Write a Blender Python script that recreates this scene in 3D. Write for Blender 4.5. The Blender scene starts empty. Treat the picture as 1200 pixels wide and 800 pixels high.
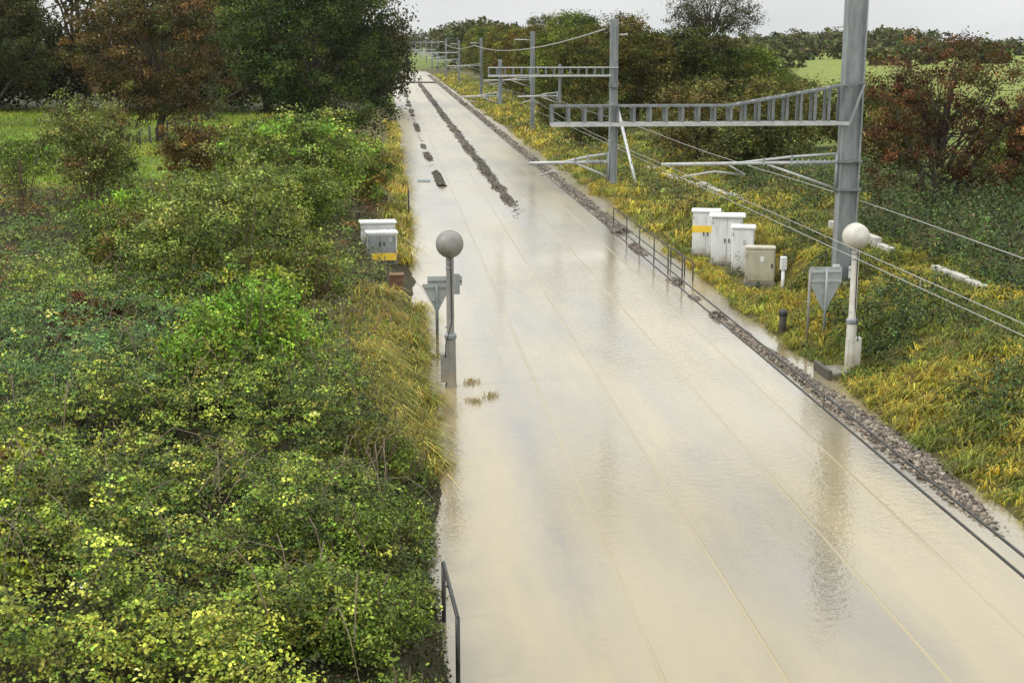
import bpy, math, random
import numpy as np
from mathutils import Vector

S = bpy.context.scene
COL = S.collection
R = math.radians

# ------------------------------------------------------------------ camera
cam_d = bpy.data.cameras.new('camera')
cam = bpy.data.objects.new('camera', cam_d); COL.objects.link(cam)
cam_d.sensor_width = 36.0; cam_d.lens = 48.0
cam_d.clip_start = 0.1; cam_d.clip_end = 9000
CAMH = 7.6
cam.location = (0, 0, CAMH)
cam.rotation_euler = (R(90 - 12.34), 0, R(-5.06))
S.camera = cam

# ------------------------------------------------------------------ sky
W = bpy.data.worlds.new('World'); S.world = W; W.use_nodes = True
nt = W.node_tree; nt.nodes.clear()
out = nt.nodes.new('ShaderNodeOutputWorld')
bg = nt.nodes.new('ShaderNodeBackground'); bg.inputs['Strength'].default_value = 0.1
sky = nt.nodes.new('ShaderNodeTexSky'); sky.sky_type = 'NISHITA'; sky.sun_disc = False
SUN_EL, SUN_AZ = 48, 255            # azimuth clockwise from +Y
sky.sun_elevation = R(SUN_EL); sky.sun_rotation = R(SUN_AZ)
sky.air_density = 1.0; sky.dust_density = 3.0
tc = nt.nodes.new('ShaderNodeTexCoord')
sep = nt.nodes.new('ShaderNodeSeparateXYZ'); nt.links.new(tc.outputs['Generated'], sep.inputs[0])
mapn = nt.nodes.new('ShaderNodeMapping'); mapn.inputs['Scale'].default_value = (1.2, 1.2, 5)
nt.links.new(tc.outputs['Generated'], mapn.inputs[0])
cl = nt.nodes.new('ShaderNodeTexNoise'); cl.inputs['Scale'].default_value = 2.2; cl.inputs['Detail'].default_value = 6
nt.links.new(mapn.outputs[0], cl.inputs['Vector'])
# overcast cloud layer: a little brighter overhead than near the horizon, soft structure
ramp0 = nt.nodes.new('ShaderNodeMapRange'); ramp0.interpolation_type = 'SMOOTHSTEP'
ramp0.inputs[1].default_value = -0.02; ramp0.inputs[2].default_value = 0.22; ramp0.inputs[3].default_value = 7.9; ramp0.inputs[4].default_value = 15.0
nt.links.new(sep.outputs['Z'], ramp0.inputs[0])
ramp1 = nt.nodes.new('ShaderNodeMapRange'); ramp1.inputs[1].default_value = 0.1; ramp1.inputs[2].default_value = 1.0
ramp1.inputs[3].default_value = 0.0; ramp1.inputs[4].default_value = 6.5; nt.links.new(sep.outputs['Z'], ramp1.inputs[0])
ramp = nt.nodes.new('ShaderNodeMath'); ramp.operation = 'ADD'
nt.links.new(ramp0.outputs[0], ramp.inputs[0]); nt.links.new(ramp1.outputs[0], ramp.inputs[1])
cr = nt.nodes.new('ShaderNodeMapRange'); cr.inputs[1].default_value = 0.3; cr.inputs[2].default_value = 0.7
cr.inputs[3].default_value = 0.86; cr.inputs[4].default_value = 1.08
nt.links.new(cl.outputs['Fac'], cr.inputs[0])
mul = nt.nodes.new('ShaderNodeMath'); mul.operation = 'MULTIPLY'
nt.links.new(ramp.outputs[0], mul.inputs[0]); nt.links.new(cr.outputs[0], mul.inputs[1])
comb = nt.nodes.new('ShaderNodeVectorMath'); comb.operation = 'SCALE'; comb.inputs[0].default_value = (0.975, 1.0, 0.985)
nt.links.new(mul.outputs[0], comb.inputs['Scale'])
mixw = nt.nodes.new('ShaderNodeMix'); mixw.data_type = 'RGBA'; mixw.inputs[0].default_value = 0.94
nt.links.new(sky.outputs[0], mixw.inputs[6]); nt.links.new(comb.outputs[0], mixw.inputs[7])
nt.links.new(mixw.outputs[2], bg.inputs[0]); nt.links.new(bg.outputs[0], out.inputs[0])

# ------------------------------------------------------------------ sun (veiled by cloud)
sd = bpy.data.lights.new('sun', 'SUN'); sd.energy = 1.5; sd.angle = R(12); sd.color = (1.0, 0.96, 0.9)
sun = bpy.data.objects.new('sun', sd); COL.objects.link(sun)
sv = Vector((math.sin(R(SUN_AZ)) * math.cos(R(SUN_EL)), math.cos(R(SUN_AZ)) * math.cos(R(SUN_EL)), math.sin(R(SUN_EL))))
sun.rotation_euler = sv.to_track_quat('Z', 'Y').to_euler()

vs = S.view_settings
S.display_settings.display_device = 'sRGB'
vs.view_transform = 'Standard'; vs.look = 'None'; vs.exposure = 0.0; vs.gamma = 1.0; vs.use_curve_mapping = False
S.render.engine = 'CYCLES'
S.cycles.max_bounces = 6; S.cycles.diffuse_bounces = 2; S.cycles.transmission_bounces = 2; S.cycles.transparent_max_bounces = 4
S.cycles.use_denoising = True; S.cycles.volume_bounces = 0

# ------------------------------------------------------------------ helpers
rs = np.random.RandomState
_tab = rs(77).rand(256, 256)
def vn(x, y, sc=1.0, seed=0):
    """smooth value noise 0..1"""
    x = np.asarray(x, float) / sc + seed * 17.31; y = np.asarray(y, float) / sc + seed * 9.73
    xi = np.floor(x).astype(int); yi = np.floor(y).astype(int)
    fx = x - xi; fy = y - yi
    fx = fx * fx * (3 - 2 * fx); fy = fy * fy * (3 - 2 * fy)
    a = _tab[xi % 256, yi % 256]; b = _tab[(xi + 1) % 256, yi % 256]
    c = _tab[xi % 256, (yi + 1) % 256]; d = _tab[(xi + 1) % 256, (yi + 1) % 256]
    return (a * (1 - fx) + b * fx) * (1 - fy) + (c * (1 - fx) + d * fx) * fy
def fbm(x, y, sc, seed=0):
    return 0.55 * vn(x, y, sc, seed) + 0.28 * vn(x, y, sc * .47, seed + 1) + 0.17 * vn(x, y, sc * .21, seed + 2)
def sstep(a, b, x):
    t = np.clip((np.asarray(x, float) - a) / (b - a), 0, 1); return t * t * (3 - 2 * t)

def tag(o, label=None, cat=None, group=None, kind=None):
    if label: o['label'] = label
    if cat: o['category'] = cat
    if group: o['group'] = group
    if kind: o['kind'] = kind
    return o
def empty(name, loc, rz=0):
    o = bpy.data.objects.new(name, None); o.empty_display_size = 0.2
    COL.objects.link(o); o.location = loc; o.rotation_euler = (0, 0, rz); return o
def link(name, me, mat=None, parent=None, loc=None):
    if mat is not None and not me.materials: me.materials.append(mat)
    o = bpy.data.objects.new(name, me); COL.objects.link(o)
    if parent is not None: o.parent = parent
    if loc is not None: o.location = loc
    return o
def npmesh(name, V, F, col=None, smooth=False):
    """V (n,3); F list of (m,k) int arrays; col (n,3)"""
    me = bpy.data.meshes.new(name)
    V = np.asarray(V, np.float32); me.vertices.add(len(V)); me.vertices.foreach_set('co', V.ravel())
    F = [np.asarray(f, np.int32) for f in F if len(f)]
    lv = np.concatenate([f.ravel() for f in F]); tot = np.concatenate([np.full(len(f), f.shape[1], np.int32) for f in F])
    st = np.concatenate([[0], np.cumsum(tot)[:-1]]).astype(np.int32)
    me.loops.add(len(lv)); me.loops.foreach_set('vertex_index', lv)
    me.polygons.add(len(tot)); me.polygons.foreach_set('loop_start', st); me.polygons.foreach_set('loop_total', tot)
    if smooth: me.polygons.foreach_set('use_smooth', np.ones(len(tot), bool))
    if col is not None:
        a = me.color_attributes.new('tint', 'FLOAT_COLOR', 'POINT')
        c4 = np.ones((len(V), 4), np.float32); c4[:, :3] = col
        a.data.foreach_set('color', c4.ravel())
    me.update(calc_edges=True); return me

class MB:
    """collects simple solids into one mesh"""
    def __init__(s): s.v = []; s.f = []; s.sm = []
    def box(s, x0, x1, y0, y1, z0, z1, bev=0.0):
        n = len(s.v)
        if bev <= 0:
            s.v += [(x0, y0, z0), (x1, y0, z0), (x1, y1, z0), (x0, y1, z0), (x0, y0, z1), (x1, y0, z1), (x1, y1, z1), (x0, y1, z1)]
            s.f += [tuple(n + i for i in q) for q in ((0, 3, 2, 1), (4, 5, 6, 7), (0, 1, 5, 4), (1, 2, 6, 5), (2, 3, 7, 6), (3, 0, 4, 7))]
        else:   # chamfered vertical and top edges
            b = bev
            def ring(i, z): return [(x0 + i, y0 + b, z), (x0 + b, y0 + i, z), (x1 - b, y0 + i, z), (x1 - i, y0 + b, z), (x1 - i, y1 - b, z), (x1 - b, y1 - i, z), (x0 + b, y1 - i, z), (x0 + i, y1 - b, z)]
            def ring2(z): return [(x0 + b, y0 + 1.6 * b, z), (x0 + 1.6 * b, y0 + b, z), (x1 - 1.6 * b, y0 + b, z), (x1 - b, y0 + 1.6 * b, z), (x1 - b, y1 - 1.6 * b, z), (x1 - 1.6 * b, y1 - b, z), (x0 + 1.6 * b, y1 - b, z), (x0 + b, y1 - 1.6 * b, z)]
            s.v += ring(0, z0) + ring(0, z1 - b) + ring2(z1)
            for k in range(2):
                for i in range(8):
                    j = (i + 1) % 8; s.f.append((n + 8 * k + i, n + 8 * k + j, n + 8 * k + 8 + j, n + 8 * k + 8 + i))
            s.f.append(tuple(n + 16 + i for i in range(8))); s.f.append(tuple(n + 7 - i for i in range(8)))
        return s
    def prism(s, poly, y0, y1):
        """poly of (x,z), extruded along y"""
        n = len(s.v); m = len(poly)
        s.v += [(x, y0, z) for x, z in poly] + [(x, y1, z) for x, z in poly]
        s.f.append(tuple(n + i for i in range(m))); s.f.append(tuple(n + 2 * m - 1 - i for i in range(m)))
        for i in range(m):
            j = (i + 1) % m; s.f.append((n + i, n + m + i, n + m + j, n + j))
        return s
    def tube(s, pts, r, k=8, cap=True):
        """tapered tube along points, r scalar or list"""
        pts = [Vector(p) for p in pts]; m = len(pts)
        rr = r if isinstance(r, (list, tuple, np.ndarray)) else [r] * m
        n = len(s.v); up = Vector((0.13, 0.21, 1.0)).normalized()
        for i, p in enumerate(pts):
            d = (pts[min(i + 1, m - 1)] - pts[max(i - 1, 0)])
            if d.length < 1e-9: d = Vector((0, 0, 1))
            d.normalize()
            u = d.cross(up)
            if u.length < 0.15: u = d.cross(Vector((1, 0, 0)))
            u.normalize(); w = d.cross(u)
            for j in range(k):
                a = 2 * math.pi * j / k; q = p + (u * math.cos(a) + w * math.sin(a)) * rr[i]
                s.v.append((q.x, q.y, q.z))
        for i in range(m - 1):
            for j in range(k):
                l = (j + 1) % k; s.f.append((n + i * k + j, n + i * k + l, n + (i + 1) * k + l, n + (i + 1) * k + j))
        if cap:
            s.f.append(tuple(n + k - 1 - j for j in range(k))); s.f.append(tuple(n + (m - 1) * k + j for j in range(k)))
        return s
    def lathe(s, prof, k=20, c=(0, 0, 0), axis='z'):
        """prof list of (r, h)"""
        n = len(s.v); m = len(prof)
        for r_, h in prof:
            for j in range(k):
                a = 2 * math.pi * j / k; x, y = r_ * math.cos(a), r_ * math.sin(a)
                p = (c[0] + x, c[1] + y, c[2] + h) if axis == 'z' else (c[0] + x, c[1] + h, c[2] - y)
                s.v.append(p)
        for i in range(m - 1):
            for j in range(k):
                l = (j + 1) % k; s.f.append((n + i * k + j, n + i * k + l, n + (i + 1) * k + l, n + (i + 1) * k + j))
        s.f.append(tuple(n + k - 1 - j for j in range(k))); s.f.append(tuple(n + (m - 1) * k + j for j in range(k)))
        return s
    def mesh(s, name, smooth=False):
        me = bpy.data.meshes.new(name); me.from_pydata(s.v, [], s.f)
        if smooth: me.polygons.foreach_set('use_smooth', [True] * len(me.polygons))
        me.update(); return me
    def build(s, name, mat, parent=None, loc=None, smooth=False):
        return link(name, s.mesh(name, smooth), mat, parent, loc)

# ------------------------------------------------------------------ materials
def mat(name):
    m = bpy.data.materials.new(name); m.use_nodes = True
    n = m.node_tree.nodes; l = m.node_tree.links
    return m, n, l, n['Principled BSDF']
def N(n, t, **kw):
    x = n.new(t)
    for k, v in kw.items(): setattr(x, k, v)
    return x
def noise(n, l, scale, detail=4, vec=None, rough=0.55):
    x = n.new('ShaderNodeTexNoise'); x.inputs['Scale'].default_value = scale; x.inputs['Detail'].default_value = detail
    x.inputs['Roughness'].default_value = rough
    if vec is not None: l.new(vec, x.inputs['Vector'])
    return x
def mixc(n, l, fac, a, b, mode='MIX'):
    x = n.new('ShaderNodeMix'); x.data_type = 'RGBA'; x.blend_type = mode
    for s_, v in ((x.inputs[0], fac), (x.inputs[6], a), (x.inputs[7], b)):
        if isinstance(v, (int, float)): s_.default_value = v
        elif isinstance(v, tuple): s_.default_value = (*v, 1)
        else: l.new(v, s_)
    return x.outputs[2]
def mrange(n, l, v, a, b, c=0.0, d=1.0):
    x = n.new('ShaderNodeMapRange'); x.inputs[1].default_value = a; x.inputs[2].default_value = b
    x.inputs[3].default_value = c; x.inputs[4].default_value = d; l.new(v, x.inputs[0]); return x.outputs[0]
def objco(n, l, scale=(1, 1, 1), kind='Object'):
    t = n.new('ShaderNodeTexCoord'); m = n.new('ShaderNodeMapping'); m.inputs['Scale'].default_value = scale
    l.new(t.outputs[kind], m.inputs[0]); return m.outputs[0]

def simple(name, c1, c2, scale=3.0, rough=0.6, metal=0.0, bump=0.0, bscale=40, stretch=(1, 1, 1), lo=0.35, hi=0.65, spec=0.5):
    m, n, l, p = mat(name)
    v = objco(n, l, stretch)
    nz = noise(n, l, scale, 6, v, 0.62)
    f = mrange(n, l, nz.outputs['Fac'], lo, hi)
    l.new(mixc(n, l, f, c1, c2), p.inputs['Base Color'])
    p.inputs['Roughness'].default_value = rough; p.inputs['Metallic'].default_value = metal
    p.inputs['Specular IOR Level'].default_value = spec
    if bump:
        b = n.new('ShaderNodeBump'); b.inputs['Strength'].default_value = bump; b.inputs['Distance'].default_value = 0.02
        l.new(noise(n, l, bscale, 4, v).outputs['Fac'], b.inputs['Height']); l.new(b.outputs[0], p.inputs['Normal'])
    return m

M = {}
M['galv'] = simple('galvanised_steel', (0.20, 0.22, 0.228), (0.33, 0.35, 0.358), 5, 0.5, 0.35, 0.15, 60, (1, 1, .25))
M['galv_dark'] = simple('weathered_steel', (0.12, 0.132, 0.137), (0.22, 0.235, 0.24), 6, 0.55, 0.3, 0.15, 60, (1, 1, .4))
M['galv_pale'] = simple('pale_aluminium', (0.38, 0.39, 0.385), (0.52, 0.525, 0.52), 6, 0.45, 0.3, 0.1)
M['black'] = simple('black_paint', (0.012, 0.012, 0.014), (0.035, 0.033, 0.03), 8, 0.45)
M['wire'] = simple('dark_wire', (0.03, 0.03, 0.03), (0.06, 0.058, 0.05), 4, 0.5, 0.3)
M['wire_pale'] = simple('pale_wire', (0.30, 0.30, 0.28), (0.40, 0.39, 0.37), 4, 0.5, 0.3)
M['white'] = simple('white_enamel', (0.66, 0.66, 0.64), (0.80, 0.80, 0.79), 2.5, 0.4, 0, 0.06, 30, (1, 1, .3))
M['white_door'] = simple('white_door_enamel', (0.60, 0.61, 0.60), (0.74, 0.745, 0.74), 3, 0.42, 0, 0.06, 30, (1, 1, .3))
M['beige'] = simple('beige_enamel', (0.36, 0.34, 0.25), (0.48, 0.46, 0.35), 3, 0.5, 0, 0.1, 30, (1, 1, .4))
M['yellow'] = simple('yellow_band', (0.80, 0.52, 0.03), (0.85, 0.60, 0.06), 5, 0.5)
M['lamp_grey'] = simple('grey_lamp_paint', (0.165, 0.16, 0.148), (0.24, 0.232, 0.21), 4, 0.5, 0, 0.08)
M['lamp_cream'] = simple('cream_lamp_paint', (0.44, 0.42, 0.37), (0.56, 0.54, 0.48), 4, 0.5, 0, 0.08)
M['sign_back'] = simple('bare_aluminium_sign', (0.36, 0.39, 0.38), (0.46, 0.49, 0.48), 5, 0.45, 0.4)
M['rust'] = simple('rusty_steel', (0.10, 0.055, 0.03), (0.20, 0.11, 0.05), 9, 0.8, 0, 0.4, 50)
M['concrete'] = simple('concrete', (0.34, 0.32, 0.28), (0.52, 0.50, 0.45), 5, 0.85, 0, 0.5, 40)
M['concrete_dark'] = simple('mossy_concrete', (0.10, 0.10, 0.075), (0.26, 0.245, 0.20), 4, 0.9, 0, 0.6, 30)
M['timber'] = simple('wet_timber', (0.05, 0.043, 0.036), (0.10, 0.088, 0.072), 6, 0.6, 0, 0.4, 40)
M['rail'] = simple('wet_silted_rail', (0.265, 0.215, 0.125), (0.315, 0.255, 0.15), .35, 0.16, 0.0, 0.0, 40, (1, .3, 1))
M['teal'] = simple('teal_cover', (0.10, 0.17, 0.16), (0.15, 0.22, 0.2), 5, 0.5)
M['bark'] = simple('bark', (0.045, 0.036, 0.027), (0.12, 0.10, 0.075), 7, 0.9, 0, 0.7, 30, (1, 1, .3))
M['twig'] = simple('brown_stems', (0.09, 0.06, 0.04), (0.20, 0.15, 0.10), 7, 0.85)

def dirty(m):
    n, l = m.node_tree.nodes, m.node_tree.links; p = n['Principled BSDF']; src = p.inputs['Base Color'].links[0].from_socket
    v = objco(n, l, (1, 1, 1)); sz = n.new('ShaderNodeSeparateXYZ'); l.new(v, sz.inputs[0])
    st = noise(n, l, 1.0, 5, objco(n, l, (9, 9, 1.2)), .7)
    sp = mrange(n, l, st.outputs['Fac'], .52, .75, 0, .4)
    ad = N(n, 'ShaderNodeMath', operation='ADD'); l.new(sz.outputs['Z'], ad.inputs[0])
    w = noise(n, l, 4, 5, v); l.new(mrange(n, l, w.outputs['Fac'], .3, .7, -.12, .12), ad.inputs[1])
    lo = mrange(n, l, ad.outputs[0], .42, .12, 0, .75)
    mx = N(n, 'ShaderNodeMath', operation='MAXIMUM'); l.new(sp, mx.inputs[0]); l.new(lo, mx.inputs[1])
    l.new(mixc(n, l, mx.outputs[0], src, (.30, .25, .17)), p.inputs['Base Color'])
for k_ in ('white', 'white_door', 'beige', 'lamp_cream', 'lamp_grey'): dirty(M[k_])

def leafmat(name, rough=0.45, transl=0.25, spec=0.5, varamt=0.35):
    m, n, l, p = mat(name)
    a = N(n, 'ShaderNodeAttribute', attribute_name='tint')
    oi = n.new('ShaderNodeObjectInfo')
    hs = n.new('ShaderNodeHueSaturation')
    l.new(mrange(n, l, oi.outputs['Random'], 0, 1, 0.5 - 0.045 * varamt, 0.5 + 0.03 * varamt), hs.inputs['Hue'])
    l.new(mrange(n, l, oi.outputs['Random'], 0, 1, 1 + varamt * .5, 1 - varamt * .6), hs.inputs['Value'])
    l.new(a.outputs['Color'], hs.inputs['Color'])
    l.new(hs.outputs[0], p.inputs['Base Color'])
    p.inputs['Roughness'].default_value = rough; p.inputs['Specular IOR Level'].default_value = spec
    t = n.new('ShaderNodeBsdfTranslucent')
    l.new(mixc(n, l, 1.0, hs.outputs[0], (1.5, 1.35, 0.6), 'MULTIPLY'), t.inputs['Color'])
    mx = n.new('ShaderNodeMixShader'); mx.inputs[0].default_value = transl
    o = n['Material Output']
    l.new(p.outputs[0], mx.inputs[1]); l.new(t.outputs[0], mx.inputs[2]); l.new(mx.outputs[0], o.inputs[0])
    return m
M['leaf'] = leafmat('wet_leaf', 0.4, 0.15, 0.25, 0.0)
M['leaf_far'] = leafmat('tree_leaf', 0.6, 0.2, 0.15, 0.6)
M['leaf_tree'] = leafmat('matt_leaf', 0.55, 0.2, 0.18, 0.0)
M['grass'] = leafmat('grass_blade', 0.55, 0.3, 0.2, 0.0)

def stonemat():
    m, n, l, p = mat('ballast_stone')
    a = N(n, 'ShaderNodeAttribute', attribute_name='tint')
    l.new(a.outputs['Color'], p.inputs['Base Color']); p.inputs['Roughness'].default_value = 0.55
    return m
M['stone'] = stonemat()

def watermat():
    m, n, l, p = mat('muddy_flood_water')
    v = objco(n, l, (1, 1, 1))
    vs1 = objco(n, l, (0.55, 0.07, 1))
    big = noise(n, l, 1.0, 4, vs1, 0.5)
    vs2 = objco(n, l, (0.36, 0.085, 1))
    big2 = noise(n, l, 1.0, 5, vs2, 0.6)
    silt = mixc(n, l, mrange(n, l, big.outputs['Fac'], 0.3, 0.7), (0.318, 0.25, 0.130), (0.24, 0.2, 0.125))
    silt2 = mixc(n, l, mrange(n, l, big2.outputs['Fac'], 0.46, 0.66, 0, 0.9), silt, (0.175, 0.15, 0.105))
    # shallow water over the submerged ballast shoulders: greyer, stretched along the line
    sx = n.new('ShaderNodeSeparateXYZ'); l.new(v, sx.inputs[0])
    wob = noise(n, l, 1.0, 5, objco(n, l, (0.5, 0.12, 1)), 0.65)
    def strip(x0, w):
        s = N(n, 'ShaderNodeMath', operation='SUBTRACT'); l.new(sx.outputs['X'], s.inputs[0]); s.inputs[1].default_value = x0
        a = N(n, 'ShaderNodeMath', operation='ABSOLUTE'); l.new(s.outputs[0], a.inputs[0])
        k = mrange(n, l, a.outputs[0], w, 0.1, 0, 1)
        q = N(n, 'ShaderNodeMath', operation='MULTIPLY'); l.new(k, q.inputs[0]); l.new(mrange(n, l, wob.outputs['Fac'], 0.38, 0.68), q.inputs[1])
        return q.outputs[0]
    ad = N(n, 'ShaderNodeMath', operation='ADD'); l.new(strip(2.45, 0.8), ad.inputs[0]); l.new(strip(5.7, 0.9), ad.inputs[1])
    ad2 = N(n, 'ShaderNodeMath', operation='ADD'); l.new(ad.outputs[0], ad2.inputs[0]); l.new(strip(9.2, 1.0), ad2.inputs[1])
    fc = mrange(n, l, ad2.outputs[0], 0, 1, 0, 0.85)
    l.new(mixc(n, l, fc, silt2, (0.165, 0.152, 0.14)), p.inputs['Base Color'])
    p.inputs['IOR'].default_value = 1.5; p.inputs['Specular IOR Level'].default_value = 1.0
    rn = noise(n, l, 1.0, 3, objco(n, l, (0.4, 0.12, 1)))
    # further along the line the wind ruffles the flood more finely
    ru = N(n, 'ShaderNodeMath', operation='ADD'); l.new(mrange(n, l, rn.outputs['Fac'], 0.35, 0.65, 0.02, 0.075), ru.inputs[0])
    l.new(mrange(n, l, sx.outputs['Y'], 35, 130, 0.0, 0.26), ru.inputs[1]); l.new(ru.outputs[0], p.inputs['Roughness'])
    # wind and rain ripples
    h1 = noise(n, l, 1.0, 3, objco(n, l, (5.0, 6.5, 1)), 0.6)
    h2 = noise(n, l, 1.0, 2, objco(n, l, (17, 20, 1)), 0.5)
    patch = noise(n, l, 1.0, 3, objco(n, l, (0.22, 0.1, 1)))
    amp = mrange(n, l, patch.outputs['Fac'], 0.35, 0.65, 0.35, 1.0)
    a1 = N(n, 'ShaderNodeMath', operation='MULTIPLY'); a1.inputs[1].default_value = 0.42; l.new(h2.outputs['Fac'], a1.inputs[0])
    a2 = N(n, 'ShaderNodeMath', operation='ADD'); l.new(h1.outputs['Fac'], a2.inputs[0]); l.new(a1.outputs[0], a2.inputs[1])
    a3 = N(n, 'ShaderNodeMath', operation='MULTIPLY'); l.new(a2.outputs[0], a3.inputs[0]); l.new(amp, a3.inputs[1])
    b = n.new('ShaderNodeBump'); l.new(mrange(n, l, sx.outputs['Y'], 30, 140, 0.45, 0.12), b.inputs['Strength']); b.inputs['Distance'].default_value = 0.022
    l.new(a3.outputs[0], b.inputs['Height']); l.new(b.outputs[0], p.inputs['Normal'])
    return m
M['water'] = watermat()

def groundmat():
    m, n, l, p = mat('grassy_ground')
    a = N(n, 'ShaderNodeAttribute', attribute_name='tint')
    v = objco(n, l, (1, 1, 1))
    n1 = noise(n, l, 1.4, 8, v, 0.7); n2 = noise(n, l, 0.13, 4, v)
    c = mixc(n, l, mrange(n, l, n1.outputs['Fac'], 0.32, 0.7), a.outputs['Color'], (0.085, 0.075, 0.035))
    c2 = mixc(n, l, mrange(n, l, n2.outputs['Fac'], 0.4, 0.7, 0, .5), c, a.outputs['Color'])
    l.new(c2, p.inputs['Base Color']); p.inputs['Roughness'].default_value = 0.9; p.inputs['Specular IOR Level'].default_value = 0.2
    b = n.new('ShaderNodeBump'); b.inputs['Strength'].default_value = 0.8; b.inputs['Distance'].default_value = 0.12
    l.new(noise(n, l, 5, 6, v, .7).outputs['Fac'], b.inputs['Height']); l.new(b.outputs[0], p.inputs['Normal'])
    return m
M['ground'] = groundmat()

# ------------------------------------------------------------------ terrain
def canopy(x, y):
    """height of the bramble thicket above the left bank"""
    h = 0.1 + 1.5 * fbm(x, y, 3.2, 5) + 0.7 * (fbm(x, y, 1.3, 9) - .5)
    xe = x + .5 * (fbm(x, y, 1.7, 19) - .5)
    xe = xe + .14 * sstep(22.5, 19, y)
    h = h * sstep(0.75, -1.3, xe) + 0.28 * sstep(0.75, 0.3, xe)
    h = h * (0.3 + 0.7 * sstep(46, 30, y)) * sstep(-40, -22, x)
    return h
def gz(x, y):
    x = np.asarray(x, float); y = np.asarray(y, float)
    wig = (fbm(x, y, 2.6, 3) - .5)
    xl = x + wig * 0.5 + .16 * sstep(22.5, 19, y)
    left = np.interp(-xl, [-1.5, -0.95, -0.62, -0.2, 0.6, 3, 12, 40, 120, 400, 3000], [-.17, -.09, .02, .12, .4, .55, .7, 1.0, 1.8, 3.0, 9.0])
    b = sstep(78, 42, y)
    xr = x - wig * 0.9 - 0.35 * sstep(40, 65, y)
    right = np.interp(xr, [9.4, 10.15, 10.8, 12.4, 14.6, 18, 30, 60, 150, 400, 3000], [-.17, .0, .17, .28, .5, 1.0, 1.6, 2.2, 4.2, 6.0, 9.0])
    right = right + b * np.interp(xr, [10.8, 12.4, 14.6, 18, 30], [0, .72, .9, .8, .2])
    z = np.where(x < 5, left, right)
    z = z + (x < 0) * 0.3 * canopy(x, y) * (y < 75)
    z = z + np.where(x > 10.5, .35, 0) * sstep(10.5, 11.2, x) * (fbm(x, y, 1.1, 27) - .5) + np.where(x > 12, .3, 0) * (fbm(x, y, 4, 21) - .5)
    wc = sstep(10.0, 10.6, x) * sstep(12.9, 12.1, x) * sstep(38.2, 40.5, y) * sstep(51, 49.2, y)
    z = z * (1 - wc) + (.05 + .05 * wig) * wc
    far = sstep(330, 520, y) * sstep(60, 10, np.abs(x - 4))
    z = z + far * 1.2
    return z
def grid(a, segs):
    o = []
    for k in range(len(a) - 1): o += list(np.linspace(a[k], a[k + 1], segs[k], endpoint=False))
    return np.array(o + [a[-1]])
gx = grid([-3000, -300, -60, -24, -9, 1.6, 9.2, 16, 30, 80, 400, 3000], [6, 12, 18, 32, 46, 6, 36, 20, 12, 14, 6])
gy = grid([-300, 0, 12, 40, 75, 140, 300, 700, 4500], [5, 6, 72, 62, 50, 36, 22, 10])
X, Y = np.meshgrid(gx, gy); Z = gz(X, Y)
V = np.stack([X, Y, Z], -1).reshape(-1, 3)
nx, ny = len(gx), len(gy)
ii = np.arange(nx * ny).reshape(ny, nx)
Fq = np.stack([ii[:-1, :-1], ii[:-1, 1:], ii[1:, 1:], ii[1:, :-1]], -1).reshape(-1, 4)
xf, yf = V[:, 0], V[:, 1]
gc = np.zeros_like(V)
green = np.array([0.15, 0.21, 0.035]); soil = np.array([0.03, 0.026, 0.014]); straw = np.array([0.22, 0.18, 0.06]); dk = np.array([0.06, 0.075, 0.022])
mead = np.array([0.17, 0.25, 0.034])
gc[:] = green
def blend(mask, c):
    global gc
    gc = gc * (1 - mask[:, None]) + mask[:, None] * c
blend((xf < 1.4) * (yf < 66) * sstep(-26, -18, xf), soil); blend((xf < 1.4) * (xf > -3) * (yf >= 66) * (yf < 160), np.array([.12, .10, .035]))
blend((xf < -4) * sstep(62, 72, yf), mead)
blend((xf >= 9) * sstep(24, 18, xf) * (yf < 400), np.array([0.10, 0.095, 0.03]))
blend(sstep(10.2, 10.7, xf) * sstep(15, 13.5, xf) * (yf < 300) * 1.0, np.array([0.17, 0.13, 0.04]))
blend(sstep(26, 60, xf), np.array([0.22, 0.28, 0.045])); blend((xf < -3) * sstep(138, 150, yf), np.array([.045, .055, .02]))
g = link('ground', npmesh('ground', V, [Fq], gc, True), M['ground']); tag(g, kind='structure')

# flood water
wx = np.array([-2.0, 3, 8, 13.0]); wy = grid([-60, 20, 120, 520], [8, 20, 20])
X, Y = np.meshgrid(wx, wy)
ii = np.arange(X.size).reshape(X.shape)
Fq = np.stack([ii[:-1, :-1], ii[:-1, 1:], ii[1:, 1:], ii[1:, :-1]], -1).reshape(-1, 4)
wtr = link('flood_water', npmesh('flood_water', np.stack([X, Y, 0 * X], -1).reshape(-1, 3), [Fq]), M['water']); tag(wtr, kind='structure')

# ------------------------------------------------------------------ the two tracks (rail heads just awash)
def rail_mesh(z, sd=0):
    """rail that dips and lifts a few millimetres, so its head is awash in places"""
    ys = np.concatenate([np.arange(-60, 10, 10), np.arange(10, 130, .5), np.arange(130, 521, 10)]); rg_ = rs(90 + sd)
    zz = z - .003 * sstep(.50, .84, fbm(ys, 0 * ys, 2.6, sd + 5))
    pr = [(-.07, -.16), (.07, -.16), (.012, -.12), (.012, -.05), (.034, -.035), (.034, -.005), (.022, 0), (-.022, 0), (-.034, -.005), (-.034, -.035), (-.012, -.05), (-.012, -.12)]
    V = np.array([[(x, y, (h if h < -.1 else z_ + h)) for x, h in pr] for y, z_ in zip(ys, zz)]).reshape(-1, 3); m = len(pr)
    i = (np.arange(len(ys) - 1) * m)[:, None]; k = np.arange(m)[None]; j = (k + 1) % m
    return npmesh('rail', V, [np.stack([i + k, i + j, i + m + j, i + m + k], -1).reshape(-1, 4)])
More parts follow.
